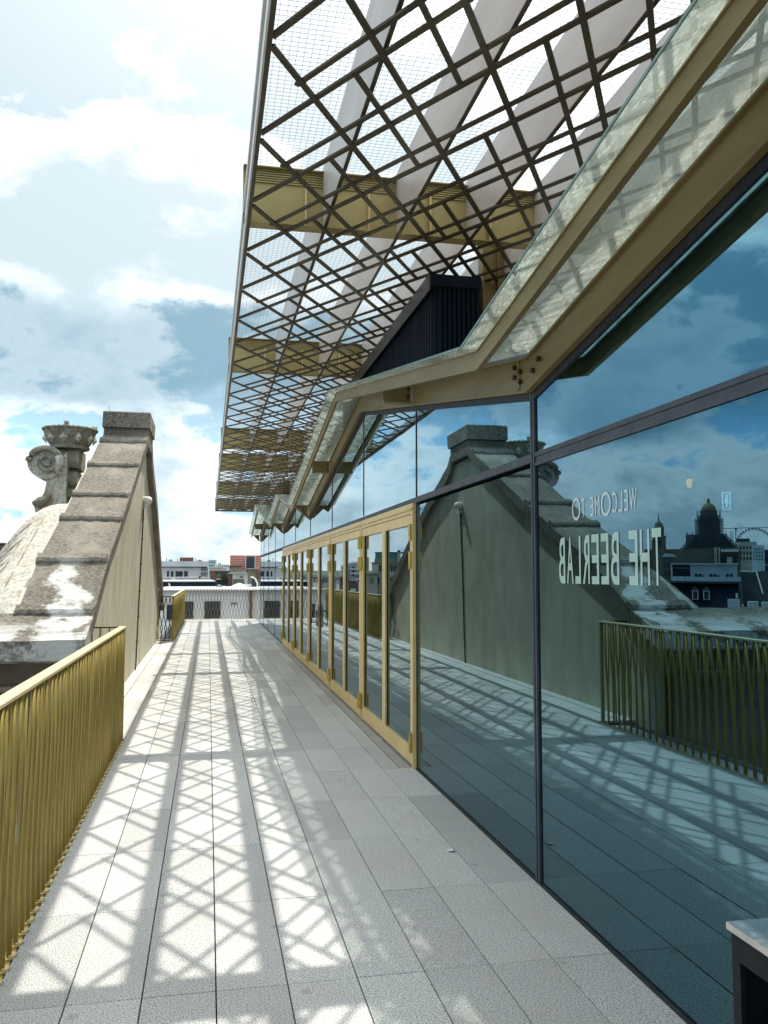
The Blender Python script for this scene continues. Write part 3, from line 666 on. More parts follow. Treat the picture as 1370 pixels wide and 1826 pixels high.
MB().cbox(-1.935, -1.148, 15.05, 16.38, 4.23, 4.505, 0.018).build('cap_block', M['coping'], gb)
MB().tube([(-1.9, 15.6, 4.505), (-1.9, 15.6, 4.70)], 0.01, 5).build('rod', M['alu'], gb)
for ch in gb.children:        # the old wall leans slightly towards the terrace
    for v in ch.data.vertices: v.co.x += 0.03 * v.co.z
# moulded ledge at the foot of the gable and the wall below it
lg = empty('stone_cornice', (-2.2, 8.9, 0.9), 'stained moulded stone ledge at the foot of the gable behind the near railing', 'cornice')
vs = [(XC1 - 0.02, 0.97), (XC1 - 0.02, 1.0), (-3.6, 1.0), (-3.6, 0.97)]
MB().add([(-3.6, 8.68, 1.0), (-1.37, 8.68, 1.0), (-1.20, 8.76, 1.0), (-1.20, 8.79, 1.0), (-3.6, 8.79, 1.0), (-3.6, 8.68, 1.055), (-1.37, 8.68, 1.055), (-1.18, 8.76, 1.085), (-1.18, 8.79, 1.09), (-3.6, 8.79, 1.09)],
          [(0, 1, 2, 3, 4), (9, 8, 7, 6, 5), (0, 1, 6, 5), (1, 2, 7, 6), (2, 3, 8, 7), (3, 4, 9, 8), (4, 0, 5, 9)]).build('ledge_slab', M['coping'], lg)
b = MB()
for y0, z0, z1 in ((8.70, 0.965, 0.998), (8.72, 0.885, 0.964), (8.75, 0.865, 0.884)): b.box(-3.6, -1.39, y0, 8.90, z0, z1)
b.build('moulding', M['coping'], lg)
MB().box(-3.6, -1.47, 8.85, 9.5, -6, 0.864).build('wall', M['brown_wall'], lg)
MB().box(-3.9, -1.55, 8.6, 8.84, 0.62, 0.66).build('string_course', M['brown_wall'], lg)
# scroll buttress: pale stone swept down behind the coping
scr = empty('scroll_buttress', (-2.8, 13, 1.5), 'pale swept limestone scroll roof left of the dark coping', 'buttress')
def sz(x, y): return cz_(CP, y) - 0.30 - 1.0 * max(0.0, -2.0 - x) ** 2.2
vs = []; fs = []; NX, NY = 18, 30
for r in range(NY + 1):
    y = 9.0 + (12.75 - 9.0) * r / NY
    for q in range(NX + 1):
        x = -1.75 - 2.0 * q / NX
        vs.append((x, y, max(-1, sz(x, y) + 0.012 * math.sin(9 * y))))
for r in range(NY):
    for q in range(NX): a0 = r * (NX + 1) + q; fs.append((a0, a0 + 1, a0 + NX + 2, a0 + NX + 1))
kk = len(vs)
for r in (0, NY):
    for q in range(NX + 1):
        x, y, z = vs[r * (NX + 1) + q]; vs.append((x, y, -1.2))
for s0, r in ((kk, 0), (kk + NX + 1, NY)):
    for q in range(NX): fs.append((r * (NX + 1) + q, r * (NX + 1) + q + 1, s0 + q + 1, s0 + q))
MB().add(vs, fs).build('curved_stone', M['lime'], scr, smooth=True)
for k in range(11):      # carved slanting lips along the outer edge
    y = 9.6 + k * 0.28; pts = []
    for q in range(8):
        x = -2.38 - 0.62 * q / 7; yy_ = y - 0.42 * q / 7
        pts.append((x, yy_, sz(x, max(9.0, yy_)) + 0.004))
    MB().tube(pts, [0.006, 0.016, 0.028, 0.034, 0.036, 0.034, 0.026, 0.008], 6).build('carved_rib', M['lime'], scr, smooth=True)
for x in (-2.22, -2.40):
    MB().tube([(x, 9.1 + q * 0.4, sz(x, 9.1 + q * 0.4) + 0.002) for q in range(9)], 0.007, 5).build('joint_fillet', M['lime_dark'], scr)
# volute pedestal with crowned bowl
vo = empty('volute_finial', (-2.5, 16, 3), 'carved stone volute and stepped pedestal carrying a crown-like bowl behind the gable', 'finial')
b = MB()
for (x0, x1, z0, z1, yy_) in ((-2.72, -2.16, 3.55, 3.90, 15.75), (-2.62, -2.20, 3.22, 3.50, 15.80), (-2.66, -2.24, 3.02, 3.17, 15.72), (-2.60, -2.26, 2.5, 3.02, 15.85), (-2.60, -2.24, 3.17, 3.55, 15.86)):
    n_ = 8; rr = min(0.12, (z1 - z0) / 2.01)
    poly = [(yy_ + rr - rr * math.cos(math.pi / 2 * t / 4), z0 + rr - rr * math.sin(math.pi / 2 * (4 - t) / 4) if False else z0 + rr * (1 - math.cos(math.pi / 2 * (1 - t / 4)))) for t in range(0)]
    poly = [(yy_ + rr * (1 - math.sin(math.pi * t / n_)), (z0 + z1) / 2 + (-math.cos(math.pi * t / n_)) * (z1 - z0) / 2) for t in range(n_ + 1)] + [(16.6, z1), (16.6, z0)]
    b.prism_x(x0, x1, poly)
b.build('pedestal', M['lime_dark'], vo)
# volute: spiral ribbon on a shaped slab
pts = []; R0 = 0.30; cx, cz0 = -2.70, 3.62
rad = []
for k in range(56):
    t = -math.pi * 0.5 + k * 0.22; r = R0 * math.exp(-0.125 * k * 0.22 * 1.15)
    pts.append((cx - r * math.cos(t + math.pi / 2) * 1.0 + 0.02, 15.58, cz0 + r * math.sin(t + math.pi / 2))); rad.append(0.045 * (r / R0) + 0.012)
b = MB().tube(pts, rad, 8)
b.build('spiral_moulding', M['lime_dark'], vo, smooth=True)
disc = [(cx + 0.31 * math.cos(2 * math.pi * k / 24), cz0 + 0.30 * math.sin(2 * math.pi * k / 24)) for k in range(24)]
MB().prism_y(15.63, 16.3, disc).build('volute', M['lime'], vo)
neck = [(-2.72, 3.45), (-2.35, 3.80), (-2.35, 2.7), (-2.85, 2.7), (-2.88, 2.86), (-2.78, 2.95), (-2.71, 3.1), (-2.68, 3.3)]
MB().prism_y(15.66, 16.2, neck).build('volute_neck', M['lime'], vo)
MB().tube([(-2.86, 15.62, 2.86), (-2.76, 15.58, 2.92), (-2.66, 15.58, 2.96), (-2.60, 15.6, 3.04)], [0.07, 0.085, 0.06, 0.03], 8).build('leaf_curl', M['lime_dark'], vo, smooth=True)
MB().tube([(-2.55, 15.62, 3.75), (-2.46, 15.56, 3.68), (-2.45, 15.56, 3.58), (-2.50, 15.58, 3.48), (-2.44, 15.6, 3.40)], [0.03, 0.07, 0.075, 0.05, 0.03], 8).build('leaf_curl', M['lime'], vo, smooth=True)
bw = (-2.36, 16.0, 3.90)
bl = MB().lathe(bw, [(0.34, 0.0), (0.35, 0.03), (0.33, 0.055), (0.34, 0.07), (0.40, 0.16), (0.435, 0.27), (0.45, 0.30), (0.45, 0.34), (0.40, 0.345), (0.36, 0.30)], 28).build('bowl', M['lime_dark'], vo)
for k in range(10):
    t = 2 * math.pi * k / 10 + 0.2; c_, s_ = math.cos(t), math.sin(t)
    def P_(r, a, z): return (bw[0] + r * c_ - a * s_, bw[1] + r * s_ + a * c_, bw[2] + z)
    MB().add([P_(0.385, 0, 0.08), P_(0.405, 0.075, 0.17), P_(0.435, 0, 0.26), P_(0.405, -0.075, 0.17), P_(0.475, 0, 0.175)], [(0, 1, 4), (1, 2, 4), (2, 3, 4), (3, 0, 4)]).build('diamond_boss', M['lime'], bl)
rp_ = MB()
for k in range(34):
    t = 2 * math.pi * k / 34; rp_.lathe((bw[0] + 0.445 * math.cos(t), bw[1] + 0.445 * math.sin(t), bw[2] + 0.325), [(0.015, 0), (0.045, 0.02), (0.045, 0.045), (0.015, 0.065)], 6)
rp_.build('rope_rim', M['lime_dark'], bl)
for (dx_, dy_) in ((0.0, -0.43), (-0.40, 0.12), (0.41, 0.1)):
    MB().lathe((bw[0] + dx_, bw[1] + dy_, bw[2] + 0.36), [(0.025, 0), (0.03, 0.03), (0.05, 0.06), (0.045, 0.09), (0.015, 0.115)], 8).build('knob', M['lime'], bl)
vo.location = (-2.64, 16.2, 3.076)
# wall lamp and conduit on the gable face
wl = empty('wall_lamp', (XG, 16.0, 3.0), 'white wall lamp with a thin conduit running down the rendered gable face', 'wall lamp')
XL = XG + 0.03 * 3.0
MB().tube([(XL + 0.02, 16.06, 3.03), (XL + 0.05, 15.98, 3.06), (XL + 0.10, 15.91, 3.05), (XL + 0.12, 15.86, 3.01)], [0.045, 0.075, 0.075, 0.045], 12).build('lamp_head', M['white'], wl, smooth=True)
MB().box(XL + 0.004, XL + 0.05, 15.97, 16.14, 2.91, 3.0).build('lamp_base', M['white'], wl)
MB().tube([(XG + 0.016, 16.05, 0.0), (XL + 0.010, 16.05, 2.91)], 0.012, 6).build('conduit', M['verge'], wl)
for z in (0.5, 0.95, 1.4, 1.9, 2.35, 2.7): MB().box(XG + 0.03 * z, XG + 0.03 * z + 0.034, 16.025, 16.075, z, z + 0.02).build('clip', M['verge'], wl)

# ------------------------------------------------------------------ litter bin
bn = empty('litter_bin', (1.44, 1.61, 0), 'black metal litter bin with steel ashtray top standing by the near glass', 'litter bin')
bx0, bx1, by0, by1 = 1.205, 1.675, 1.375, 1.845
MB().box(bx0 + 0.02, bx1, by1 - 0.014, by1, 0.03, 0.885).box(bx0 + 0.02, bx1, by0, by0 + 0.014, 0.03, 0.885).box(bx1 - 0.014, bx1, by0 + 0.014, by1 - 0.014, 0.03, 0.885).box(bx0 + 0.02, bx1 - 0.014, by0 + 0.014, by1 - 0.014, 0.03, 0.045).build('cabinet', M['black'], bn)
MB().box(bx0, bx0 + 0.014, by0, by1, 0.03, 0.60).box(bx0, bx0 + 0.014, by0, by1, 0.825, 0.885).box(bx0, bx0 + 0.014, by1 - 0.03, by1, 0.60, 0.825).box(bx0, bx0 + 0.014, by0, by0 + 0.03, 0.60, 0.825).build('front_panel', M['black'], bn)
MB().add([(bx0 + 0.014, by0 + 0.03, 0.66), (bx0 + 0.014, by1 - 0.03, 0.66), (bx0 + 0.25, by1 - 0.03, 0.72), (bx0 + 0.25, by0 + 0.03, 0.72), (bx0 + 0.014, by0 + 0.03, 0.65), (bx0 + 0.014, by1 - 0.03, 0.65), (bx0 + 0.25, by1 - 0.03, 0.71), (bx0 + 0.25, by0 + 0.03, 0.71)],
          [(0, 1, 2, 3), (7, 6, 5, 4), (0, 1, 5, 4), (2, 3, 7, 6)]).build('chute', M['black'], bn)
MB().tube([(bx0 + 0.02, by1 - 0.10, 0.68), (bx0 + 0.10, by1 - 0.11, 0.745), (bx0 + 0.10, by0 + 0.11, 0.745), (bx0 + 0.02, by0 + 0.10, 0.68)], 0.004, 6).build('handle', M['steel'], bn)
MB().box(bx0 - 0.008, bx0 + 0.05, by0 - 0.008, by1 + 0.008, 0.886, 0.902).box(bx1 - 0.05, bx1 + 0.008, by0 - 0.008, by1 + 0.008, 0.886, 0.902).box(bx0 + 0.05, bx1 - 0.05, by0 - 0.008, by0 + 0.05, 0.886, 0.902).box(bx0 + 0.05, bx1 - 0.05, by1 - 0.05, by1 + 0.008, 0.886, 0.902).build('ashtray_rim', M['steel'], bn)
MB().box(bx0 + 0.05, bx1 - 0.05, by0 + 0.05, by1 - 0.05, 0.86, 0.872).build('ashtray', M['steel'], bn)
b = MB()
for k in range(6): b.bar((bx0 + 0.07 + k * 0.055, by0 + 0.06, 0.882), (bx0 + 0.07 + k * 0.055, by1 - 0.06, 0.882), 0.010, 0.006)
b.build('grate', M['steel'], bn)
MB().box(bx0 + 0.03, bx1 - 0.02, by0 + 0.02, by1 - 0.02, 0.0, 0.03).build('plinth', M['black'], bn)
sc_ = MB().add([(1.47, 5.22, 0.004), (1.505, 5.20, 0.012), (1.53, 5.225, 0.005), (1.515, 5.25, 0.010), (1.485, 5.255, 0.004)], [(0, 1, 4), (1, 3, 4), (1, 2, 3)])
tag(sc_.build('paper_scrap', M['white']), 'tiny white scrap of paper lying on the shaded paving', 'litter')
#@@PART3
# ------------------------------------------------------------------ the city around
CP_, SP_ = math.cos(PITCH), math.sin(PITCH)
class Far:
    """a distant building: column px of the photograph (or of the reflection in the glass wall) at distance D;
    local x runs to the right as seen, local y runs away, z is the height"""
    def __init__(s, name, label, cat, pxc, D, mirror=False, group=None, turn=0.0):
        dx = (pxc - 685) / F * CP_; X, Y = (SN + CS * dx) * D, (CS - SN * dx) * D
        s.s = -1.0 if mirror else 1.0
        if mirror: X = 2 * XW - X
        s.c, s.D = pxc, D
        s.e = empty(name, (X, Y, -20), label, cat, rz=(-YAW - math.atan(dx)) * s.s, group=group)
        s.kx = D * CP_ / F / math.sqrt(1 + dx * dx)
    def x(s, px): return s.s * (px - s.c) * s.kx * 1.0
    def z(s, y):
        t = (913.0 - y) / F; return HC + s.D * (SP_ + t * CP_) / (CP_ - t * SP_) + 20
    def box(s, name, a, b_, yt, yb, mat_, d0=0.0, d1=8.0, parent=None):
        x0, x1 = sorted((s.x(a), s.x(b_))); z0 = 0 if yb is None else s.z(yb)
        return MB().box(x0, x1, d0, d1, z0, s.z(yt)).build(name, mat_, parent or s.e, local=True)
    def wins(s, rects, mat_=None, frame=None, p=None, d=-0.06):
        for (a, b_, yt, yb) in rects:
            x0, x1 = sorted((s.x(a), s.x(b_)))
            o = MB().box(x0, x1, d, 0.3, s.z(yb), s.z(yt)).build('window', mat_ or M['c_pane'], s.e, local=True)
            if frame:
                t = (x1 - x0) * 0.10; z0, z1 = s.z(yb), s.z(yt)
                MB().box(x0 - t, x0, d - 0.05, 0.2, z0 - t, z1 + t).box(x1, x1 + t, d - 0.05, 0.2, z0 - t, z1 + t).box(x0, x1, d - 0.05, 0.2, z1, z1 + t).box(x0, x1, d - 0.05, 0.2, z0 - t, z0).build('frame', frame, o, local=True)
def grid(a, b_, n_, yt, yb, m_, fx=0.55, fy=0.6):
    r = []
    for i in range(n_):
        for j in range(m_):
            w_ = (b_ - a) / n_; h_ = (yb - yt) / m_
            r.append((a + w_ * (i + 0.5 - fx / 2), a + w_ * (i + 0.5 + fx / 2), yt + h_ * (j + 0.5 - fy / 2), yt + h_ * (j + 0.5 + fy / 2)))
    return r
# --- seen directly beyond the end railing
b = Far('white_building', 'white walled building with dark windows just behind the end railing', 'building', 400, 46)
b.box('wall', 270, 560, 1053, None, M['c_white'], 0, 14); b.box('roof', 268, 562, 1051.8, 1053, M['c_grey'], -0.3, 14)
b.wins([(331, 346, 1072, 1104), (366, 394, 1072, 1104), (474, 500, 1072, 1104), (300, 312, 1078, 1104), (520, 540, 1072, 1104)])
MB().tube([(b.x(448), -0.15, b.z(1130)), (b.x(448), -0.15, b.z(1053))], 0.09, 6).build('downpipe', M['c_brick'], b.e, local=True)
MB().box(b.x(412), b.x(424), -0.1, 0, b.z(1076.5), b.z(1075)).build('vent', M['c_dark'], b.e, local=True)
b = Far('navy_roof_block', 'low dark navy roof block with a pale edge behind the end railing', 'building', 340, 62)
b.box('wall', 280, 386, 1038, None, M['c_navy'], 0, 10); b.box('roof', 279, 384, 1035.5, 1037.6, M['c_lgrey'], -0.4, 10)
MB().tube([(b.x(303), -0.3, b.z(1051)), (b.x(303), -0.3, b.z(1042)), (b.x(301.5), -0.3, b.z(1040))], 0.07, 6).build('pipe', M['c_white'], b.e, local=True)
b = Far('long_low_building', 'long low grey building with pale wall pieces behind the navy roof block', 'building', 330, 90)
b.box('wall', 280, 376, 1029.5, None, M['c_grey'], 0, 10)
for a in ((305, 313), (352, 359)): b.box('wall_pier', a[0], a[1], 1029, 1037, M['c_white'], -0.3, 0.2)
b.box('chimney', 355, 358, 1027, 1032, M['c_dark'], -0.5, 0.4)
b = Far('grey_office_building', 'grey modern office building with recessed dark window bands left of the skyline', 'building', 332, 130)
b.box('wall', 270, 371, 1012, None, M['c_lgrey'], 0, 20); b.box('upper_storey', 280, 371.5, 1001, 1010.5, M['c_lgrey'], -0.6, 20); b.box('recess', 290, 370, 1010.5, 1012.2, M['c_dark'], 0.4, 19)
b.wins(grid(296, 334, 5, 1018, 1029, 1, 0.5, 0.9) + [(317, 326, 1019, 1028), (305, 309, 1019, 1028), (332, 335, 1019, 1028)] + grid(358, 371, 5, 1020, 1029, 1, 0.5, 1) + grid(358, 371, 5, 1011.5, 1018, 1, 0.5, 1) + [(312, 316, 1003, 1006.5)])
b.box('penthouse', 320, 345, 993.5, 1001, M['c_brick'], 3, 12); b.box('penthouse_roof', 319, 346, 992.6, 993.5, M['c_white'], 2.8, 12)
MB().lathe((b.x(357), 5, b.z(1001)), [(0.6, 0), (0.52, .12), (0.25, .26), (0.05, .34)], 12).build('dome', M['c_slate'], b.e, local=True)
MB().lathe((b.x(303), 5, b.z(1001)), [(0.3, 0), (0.3, 0.28), (0.2, 0.38)], 10).build('tank', M['c_teal'], b.e, local=True)
for (a, c_, t, u) in ((286, 292, 998.5, 1001), (309, 313, 999, 1001), (363, 367, 999, 1001)): b.box('roof_plant', a, c_, t, u, M['c_white'], 2, 4)
for a, t in ((296, 994), (316, 996), (349, 995)): MB().tube([(b.x(a), 3, b.z(1001)), (b.x(a), 3, b.z(t))], 0.05, 5).build('aerial', M['c_dark'], b.e, local=True)
b = Far('far_tower', 'small pale tower with blue glass strips on the skyline', 'building', 379, 320)
b.box('wall', 371, 386, 998.5, None, M['c_bluewh'], 0, 12); b.wins([(372.5 + 3 * k, 374.5 + 3 * k, 999.5, 1005) for k in range(4)] + [(372, 382, 1007, 1010)], M['c_teal'])
b = Far('beige_block', 'low beige block below the far tower', 'building', 390, 200)
b.box('wall', 373, 404, 1012, None, M['c_beige'], 0, 14); b.box('roof', 372, 396, 1011, 1012, M['c_lgrey'], -0.4, 14)
b = Far('far_hospital', 'pale distant building right of the far tower', 'building', 400, 420)
b.box('wall', 386, 409, 1006.5, None, M['c_bluewh'], 0, 14); b.box('upper_storey', 389, 394, 1004, 1006.5, M['c_beige'], 0, 10); b.wins(grid(388, 408, 6, 1008, 1011, 1))
b = Far('brown_house', 'dark brown house with a brick chimney left of the green bush', 'house', 392, 100)
b.box('wall', 374, 409, 1023, None, M['c_olive'], 0, 8); b.box('roof', 374, 410, 1018, 1023, M['c_dark'], -0.5, 8); b.box('chimney', 376, 384, 1020, 1034, M['c_brick'], -1.5, -0.6); b.wins([(388, 392, 1021, 1027)], M['c_lgrey'])
b = Far('terrace_wall_house', 'dark flat roofed house under the green bush', 'house', 396, 75)
b.box('wall', 386, 408, 1034, None, M['c_dark'], 0, 6); b.box('parapet', 386, 408, 1033, 1034.2, M['c_olive'], -0.2, 6)
# green bush
bsh = MB(); rr = random.Random(3); cx = Far.__new__(Far)
dx = (400 - 685) / F * CP_; BX, BY = (SN + CS * dx) * 73, (CS - SN * dx) * 73
for k in range(420):
    a = rr.uniform(0, 6.28); r_ = rr.random() ** 0.5 * 0.34; z = rr.uniform(0, 1)
    c0 = Vector((BX + math.cos(a) * r_ * (1.15 - z * 0.6), BY + math.sin(a) * r_, 1.33 + z * 0.55 * (1 - r_ * 1.2)))
    u = Vector((rr.uniform(-1, 1), rr.uniform(-1, 1), rr.uniform(-1, 1))).normalized() * 0.055; v_ = u.cross(Vector((rr.uniform(-1, 1), rr.uniform(-1, 1), 0.3))).normalized() * 0.035
    bsh.add([c0 - u, c0 + v_, c0 + u, c0 - v_], [(0, 1, 2, 3)])
bu = empty('green_bush', (BX, BY, 1.3), 'small bright green bush on a roof on the skyline', 'bush')
bsh.build('foliage', M['c_green'], bu)
MB().box(BX - 0.35, BX + 0.35, BY - 0.1, BY + 0.1, 1.2, 1.34).build('planter', M['c_dark'], bu)
b = Far('white_roof_block', 'white flat roofed block between the brick chimney and the beige tower', 'building', 428, 80)
b.box('wall', 412, 441, 1022.5, None, M['c_white'], 0, 8); b.box('roof', 410, 442, 1021, 1022.5, M['c_lgrey'], -0.4, 8); b.box('recess', 416, 436, 1032.5, 1041, M['c_olive'], -0.05, 1); b.wins([(428, 434, 1028, 1030)])
b = Far('brick_chimney', 'tall red brick chimney stack left of the white roof block', 'chimney', 410, 72)
b.box('stack', 407, 415, 1023, None, M['c_brick'], 0, 0.5); b.box('cap', 406.5, 415.5, 1021.5, 1023, M['c_lgrey'], -0.06, 0.56)
b = Far('red_striped_building', 'tall building with red and white striped facade and a dark window block', 'building', 438, 170)
b.box('wall', 410, 476, 990, None, M['c_white'], 0, 10)
for k in range(9): b.box('red_band', 410, 476, 991 + k * 3.1, 992.7 + k * 3.1, M['c_red'], -0.12, -0.01)
b.box('window_block', 439, 454, 993.5, 1021, M['c_dark'], -0.5, 0.2); b.box('window_frame', 437.5, 439, 992, 1022, M['c_lgrey'], -0.6, 0.2); b.box('window_frame', 454, 455.5, 992, 1022, M['c_lgrey'], -0.6, 0.2)
b.box('annex', 410, 431, 1011, 1026, M['c_olive'], -6, -1); b.box('annex_roof', 409, 432, 1009.5, 1011, M['c_dark'], -6.2, -1)
b = Far('beige_tower', 'plain beige block beside the glass wall on the skyline', 'building', 452, 68)
b.box('wall', 441.5, 466, 1015, None, M['c_olive'], 0, 6); b.box('roof', 441, 460, 1013.5, 1015, M['c_stone'], -0.2, 6); b.box('chimney', 458, 463, 1018, 1033, M['c_brick'], -0.6, -0.1)
b = Far('curved_roof', 'dark curved metal roof end beside the glass wall behind the end railing', 'roof', 456, 58)
pts = [(b.x(446 + 9 * math.sin(t)), -0.2, b.z(1050 - 22 * math.cos(t) ** 0.8 if math.cos(t) > 0 else 1050)) for t in [k * math.pi / 12 for k in range(7)]]
MB().prism_y(0, 5, [(b.x(449), b.z(1051)), (b.x(449), b.z(1030)), (b.x(455), b.z(1031)), (b.x(460), b.z(1036)), (b.x(463), b.z(1051))]).build('wall', M['c_slate'], b.e, local=True)
MB().tube([(b.x(447), -0.1, b.z(1029)), (b.x(452), -0.1, b.z(1029.5)), (b.x(456), -0.1, b.z(1033)), (b.x(459), -0.1, b.z(1040)), (b.x(460), -0.1, b.z(1051))], 0.06, 6).build('edge', M['c_white'], b.e, local=True)
b = Far('white_parasol', 'white canvas parasol on a roof terrace behind the end railing', 'parasol', 427, 60)
zt = b.z(1038.5)
MB().lathe((0, 0, b.z(1046) - 0.02), [(0.66, 0), (0.5, 0.08), (0.3, 0.17), (0.1, 0.25), (0.02, 0.29)], 10).build('canopy', M['white'], b.e, local=True)
MB().tube([(0, 0, b.z(1060)), (0, 0, zt + 0.05)], 0.03, 6).build('pole', M['c_dark'], b.e, local=True)
b = Far('roof_clutter', 'jumble of white ducts on a flat roof behind the end railing', 'roof plant', 420, 58)
b.box('roof', 386, 462, 1048.5, None, M['c_slate'], 0, 3)
for (a, c_, t, u, mm) in ((387, 396, 1044, 1049, 'c_dark'), (389, 394, 1043, 1046, 'c_white'), (396, 402, 1045, 1049, 'c_white'), (436, 449, 1042, 1045, 'white'), (444, 447, 1044, 1051, 'white'), (415, 440, 1046.5, 1049, 'c_brick')):
    b.box('duct', a, c_, t, u, M[mm], -0.5, 0.2)
b = Far('brick_block', 'brick block with teal windows at the far left edge', 'building', -10, 85)
b.box('wall', -60, 11, 969, None, M['c_brick'], 0, 10); b.box('roof', -61, 12, 967.5, 969, M['c_stone'], -0.3, 10); b.wins([(1, 5, 974, 981), (6, 10, 974, 981), (-8, -2, 974, 981), (-20, -13, 974, 981), (-33, -26, 974, 981), (1, 9, 986, 992)], M['c_teal'], M['c_stone'])
# --- seen in the glass wall: buildings left of the frame
b = Far('domed_palace', 'huge domed stone palace wrapped in scaffolding, reflected in the near glass pane', 'building', 1268, 700, True)
K = 700 / F
def lv(y0, y1, h0, h1, mm, nm, sq=1.0, n_=16):
    MB().lathe((0, 30, 0), [(h0 * K * 0.97, b.z(y0)), (h1 * K * 0.97, b.z(y1))], n_, sq).build(nm, M[mm], b.e, local=True)
lv(893, 886, 3.0, 2.4, 'c_dome', 'lantern'); lv(886, 882, 1.6, 0.3, 'c_dome', 'spire')
MB().lathe((0, 30, 0), [(13 * K, b.z(906)), (12.6 * K, b.z(902)), (10 * K, b.z(897.5)), (6 * K, b.z(894)), (3 * K, b.z(892.5))], 20).build('dome', M['c_dome'], b.e, local=True)
lv(926, 906, 17, 13.5, 'c_palace', 'drum'); lv(950, 926, 21, 19, 'c_palace', 'drum', 1, 12); lv(975, 950, 42, 26, 'c_palace', 'tower', 1, 8); lv(1100, 975, 60, 50, 'c_palace', 'wall', 1, 8)
for k in range(26):
    yy_ = 907 + k * 2.7; h_ = 15 + (0 if yy_ < 913 else 5 if yy_ < 922 else 9 if yy_ < 948 else 14 + (yy_ - 948) * 0.9)
    MB().lathe((0, 30, 0), [(h_ * K, b.z(yy_ + 0.9)), (h_ * K, b.z(yy_))], 12).build('scaffold_deck', M['c_scaf'], b.e, local=True)
sc_b = MB()
for k in range(16):
    t = 2 * math.pi * k / 16
    for (h_, y0, y1) in ((20, 924, 906), (24, 950, 920), (40, 980, 945)):
        sc_b.tube([(h_ * K * math.cos(t), 30 + h_ * K * math.sin(t), b.z(y0)), (h_ * K * math.cos(t), 30 + h_ * K * math.sin(t), b.z(y1))], 0.22, 4)
kind(sc_b.build('scaffold_pole', M['c_scaf'], b.e, local=True), 'stuff')
b.box('wing', 1190, 1240, 982, None, M['c_palace'], 20, 50); b.box('side_scaffold', 1226, 1240, 950, 985, M['c_scaf'], 22, 40); b.box('wing', 1296, 1350, 985, None, M['c_palace'], 20, 50)
b = Far('church_tower', 'dark baroque church tower with onion dome, reflected behind the window lettering', 'church', 1178, 420, True)
K = 420 / F
MB().lathe((0, 8, 0), [(13 * K, b.z(1100)), (12 * K, b.z(958)), (13.5 * K, b.z(957)), (13 * K, b.z(955)), (9 * K, b.z(953)), (9 * K, b.z(940)), (9.5 * K, b.z(939)), (8 * K, b.z(936)), (6.5 * K, b.z(931)), (3 * K, b.z(928)), (1.2 * K, b.z(926)), (1.8 * K, b.z(923.5)), (0.8 * K, b.z(921)), (0.3 * K, b.z(912))], 12).build('tower', M['c_palace'], b.e, local=True)
b.wins([(1174, 1176.5, 942, 951), (1179.5, 1182, 942, 951), (1174, 1182, 962, 972)], d=1.6); b.box('nave', 1150, 1222, 978, None, M['c_palace'], 8, 22); b.box('turret', 1164, 1169, 962, None, M['c_palace'], 4, 8)
b = Far('ferris_wheel', 'big ferris wheel on the reflected skyline in the near glass pane', 'ferris wheel', 1348, 900, True)
K = 900 / F; zc = b.z(974); R_ = 31 * K
ring = lambda r: [(r * math.cos(2 * math.pi * k / 40), 0, zc + r * math.sin(2 * math.pi * k / 40)) for k in range(41)]
MB().tube(ring(R_), 0.5, 5).tube(ring(R_ * 0.93), 0.35, 5).build('rim', M['c_lgrey'], b.e, local=True)
sp_ = MB()
for k in range(20): t = 2 * math.pi * k / 20; sp_.tube([(0, 0, zc), (R_ * math.cos(t), 0, zc + R_ * math.sin(t))], 0.14, 4)
sp_.build('spokes', M['c_lgrey'], b.e, local=True)
for k in range(36): t = 2 * math.pi * (k + 0.5) / 36; MB().lathe((R_ * 1.02 * math.cos(t), 0, zc + R_ * 1.02 * math.sin(t) - 0.9), [(0.5, 0), (0.95, 0.5), (0.95, 1.3), (0.5, 1.7)], 7).build('gondola', M['c_dark'], b.e, local=True)
MB().tube([(-9, -3, 0), (0, -1, zc)], 0.6, 6).tube([(9, -3, 0), (0, -1, zc)], 0.6, 6).build('support', M['c_lgrey'], b.e, local=True)
b = Far('tower_crane', 'thin tower crane with long horizontal jib on the reflected skyline', 'crane', 1315, 760, True)
b.box('mast', 1314.2, 1315.8, 941, None, M['c_scaf'], 0, 0.8); b.box('jib', 1293, 1420, 941.6, 942.6, M['c_scaf'], 0, 0.6); b.box('cab', 1314, 1317.5, 943, 945.5, M['c_scaf'], -0.8, 0.8)
b = Far('stone_block', 'pale stone building under the ferris wheel in the reflection', 'building', 1335, 330, True)
b.box('wall', 1318, 1352, 966, None, M['c_stone'], 0, 14); b.box('roof', 1316, 1340, 960, 966, M['c_slate'], 1, 12); b.wins(grid(1320, 1350, 5, 972, 1000, 3), frame=None)
b = Far('glass_office', 'blue glass office block at the right of the reflected skyline', 'building', 1362, 280, True)
b.box('wall', 1343, 1366, 972, None, M['c_bluewh'], 0, 12); b.wins(grid(1345, 1364, 4, 976, 1000, 4, 0.7, 0.6), M['c_teal']); b.box('penthouse', 1364, 1420, 980, None, M['c_dark'], 3, 12)
b = Far('stone_townhouse', 'dark stone townhouse with a small pediment, reflected left of the white penthouse', 'house', 1192, 110, True)
b.box('wall', 1183, 1206, 993, None, M['c_palace'], 0, 8); MB().prism_y(-0.2, 7, [(b.x(1181), b.z(993)), (b.x(1209), b.z(993)), (b.x(1203), b.z(988)), (b.x(1188), b.z(986))]).build('roof', M['c_lgrey'], b.e, local=True)
b.wins(grid(1184, 1204, 3, 1000, 1030, 2, 0.4, 0.6))
b = Far('dark_hall', 'long dark brown hall behind the white penthouse in the reflection', 'building', 1262, 140, True)
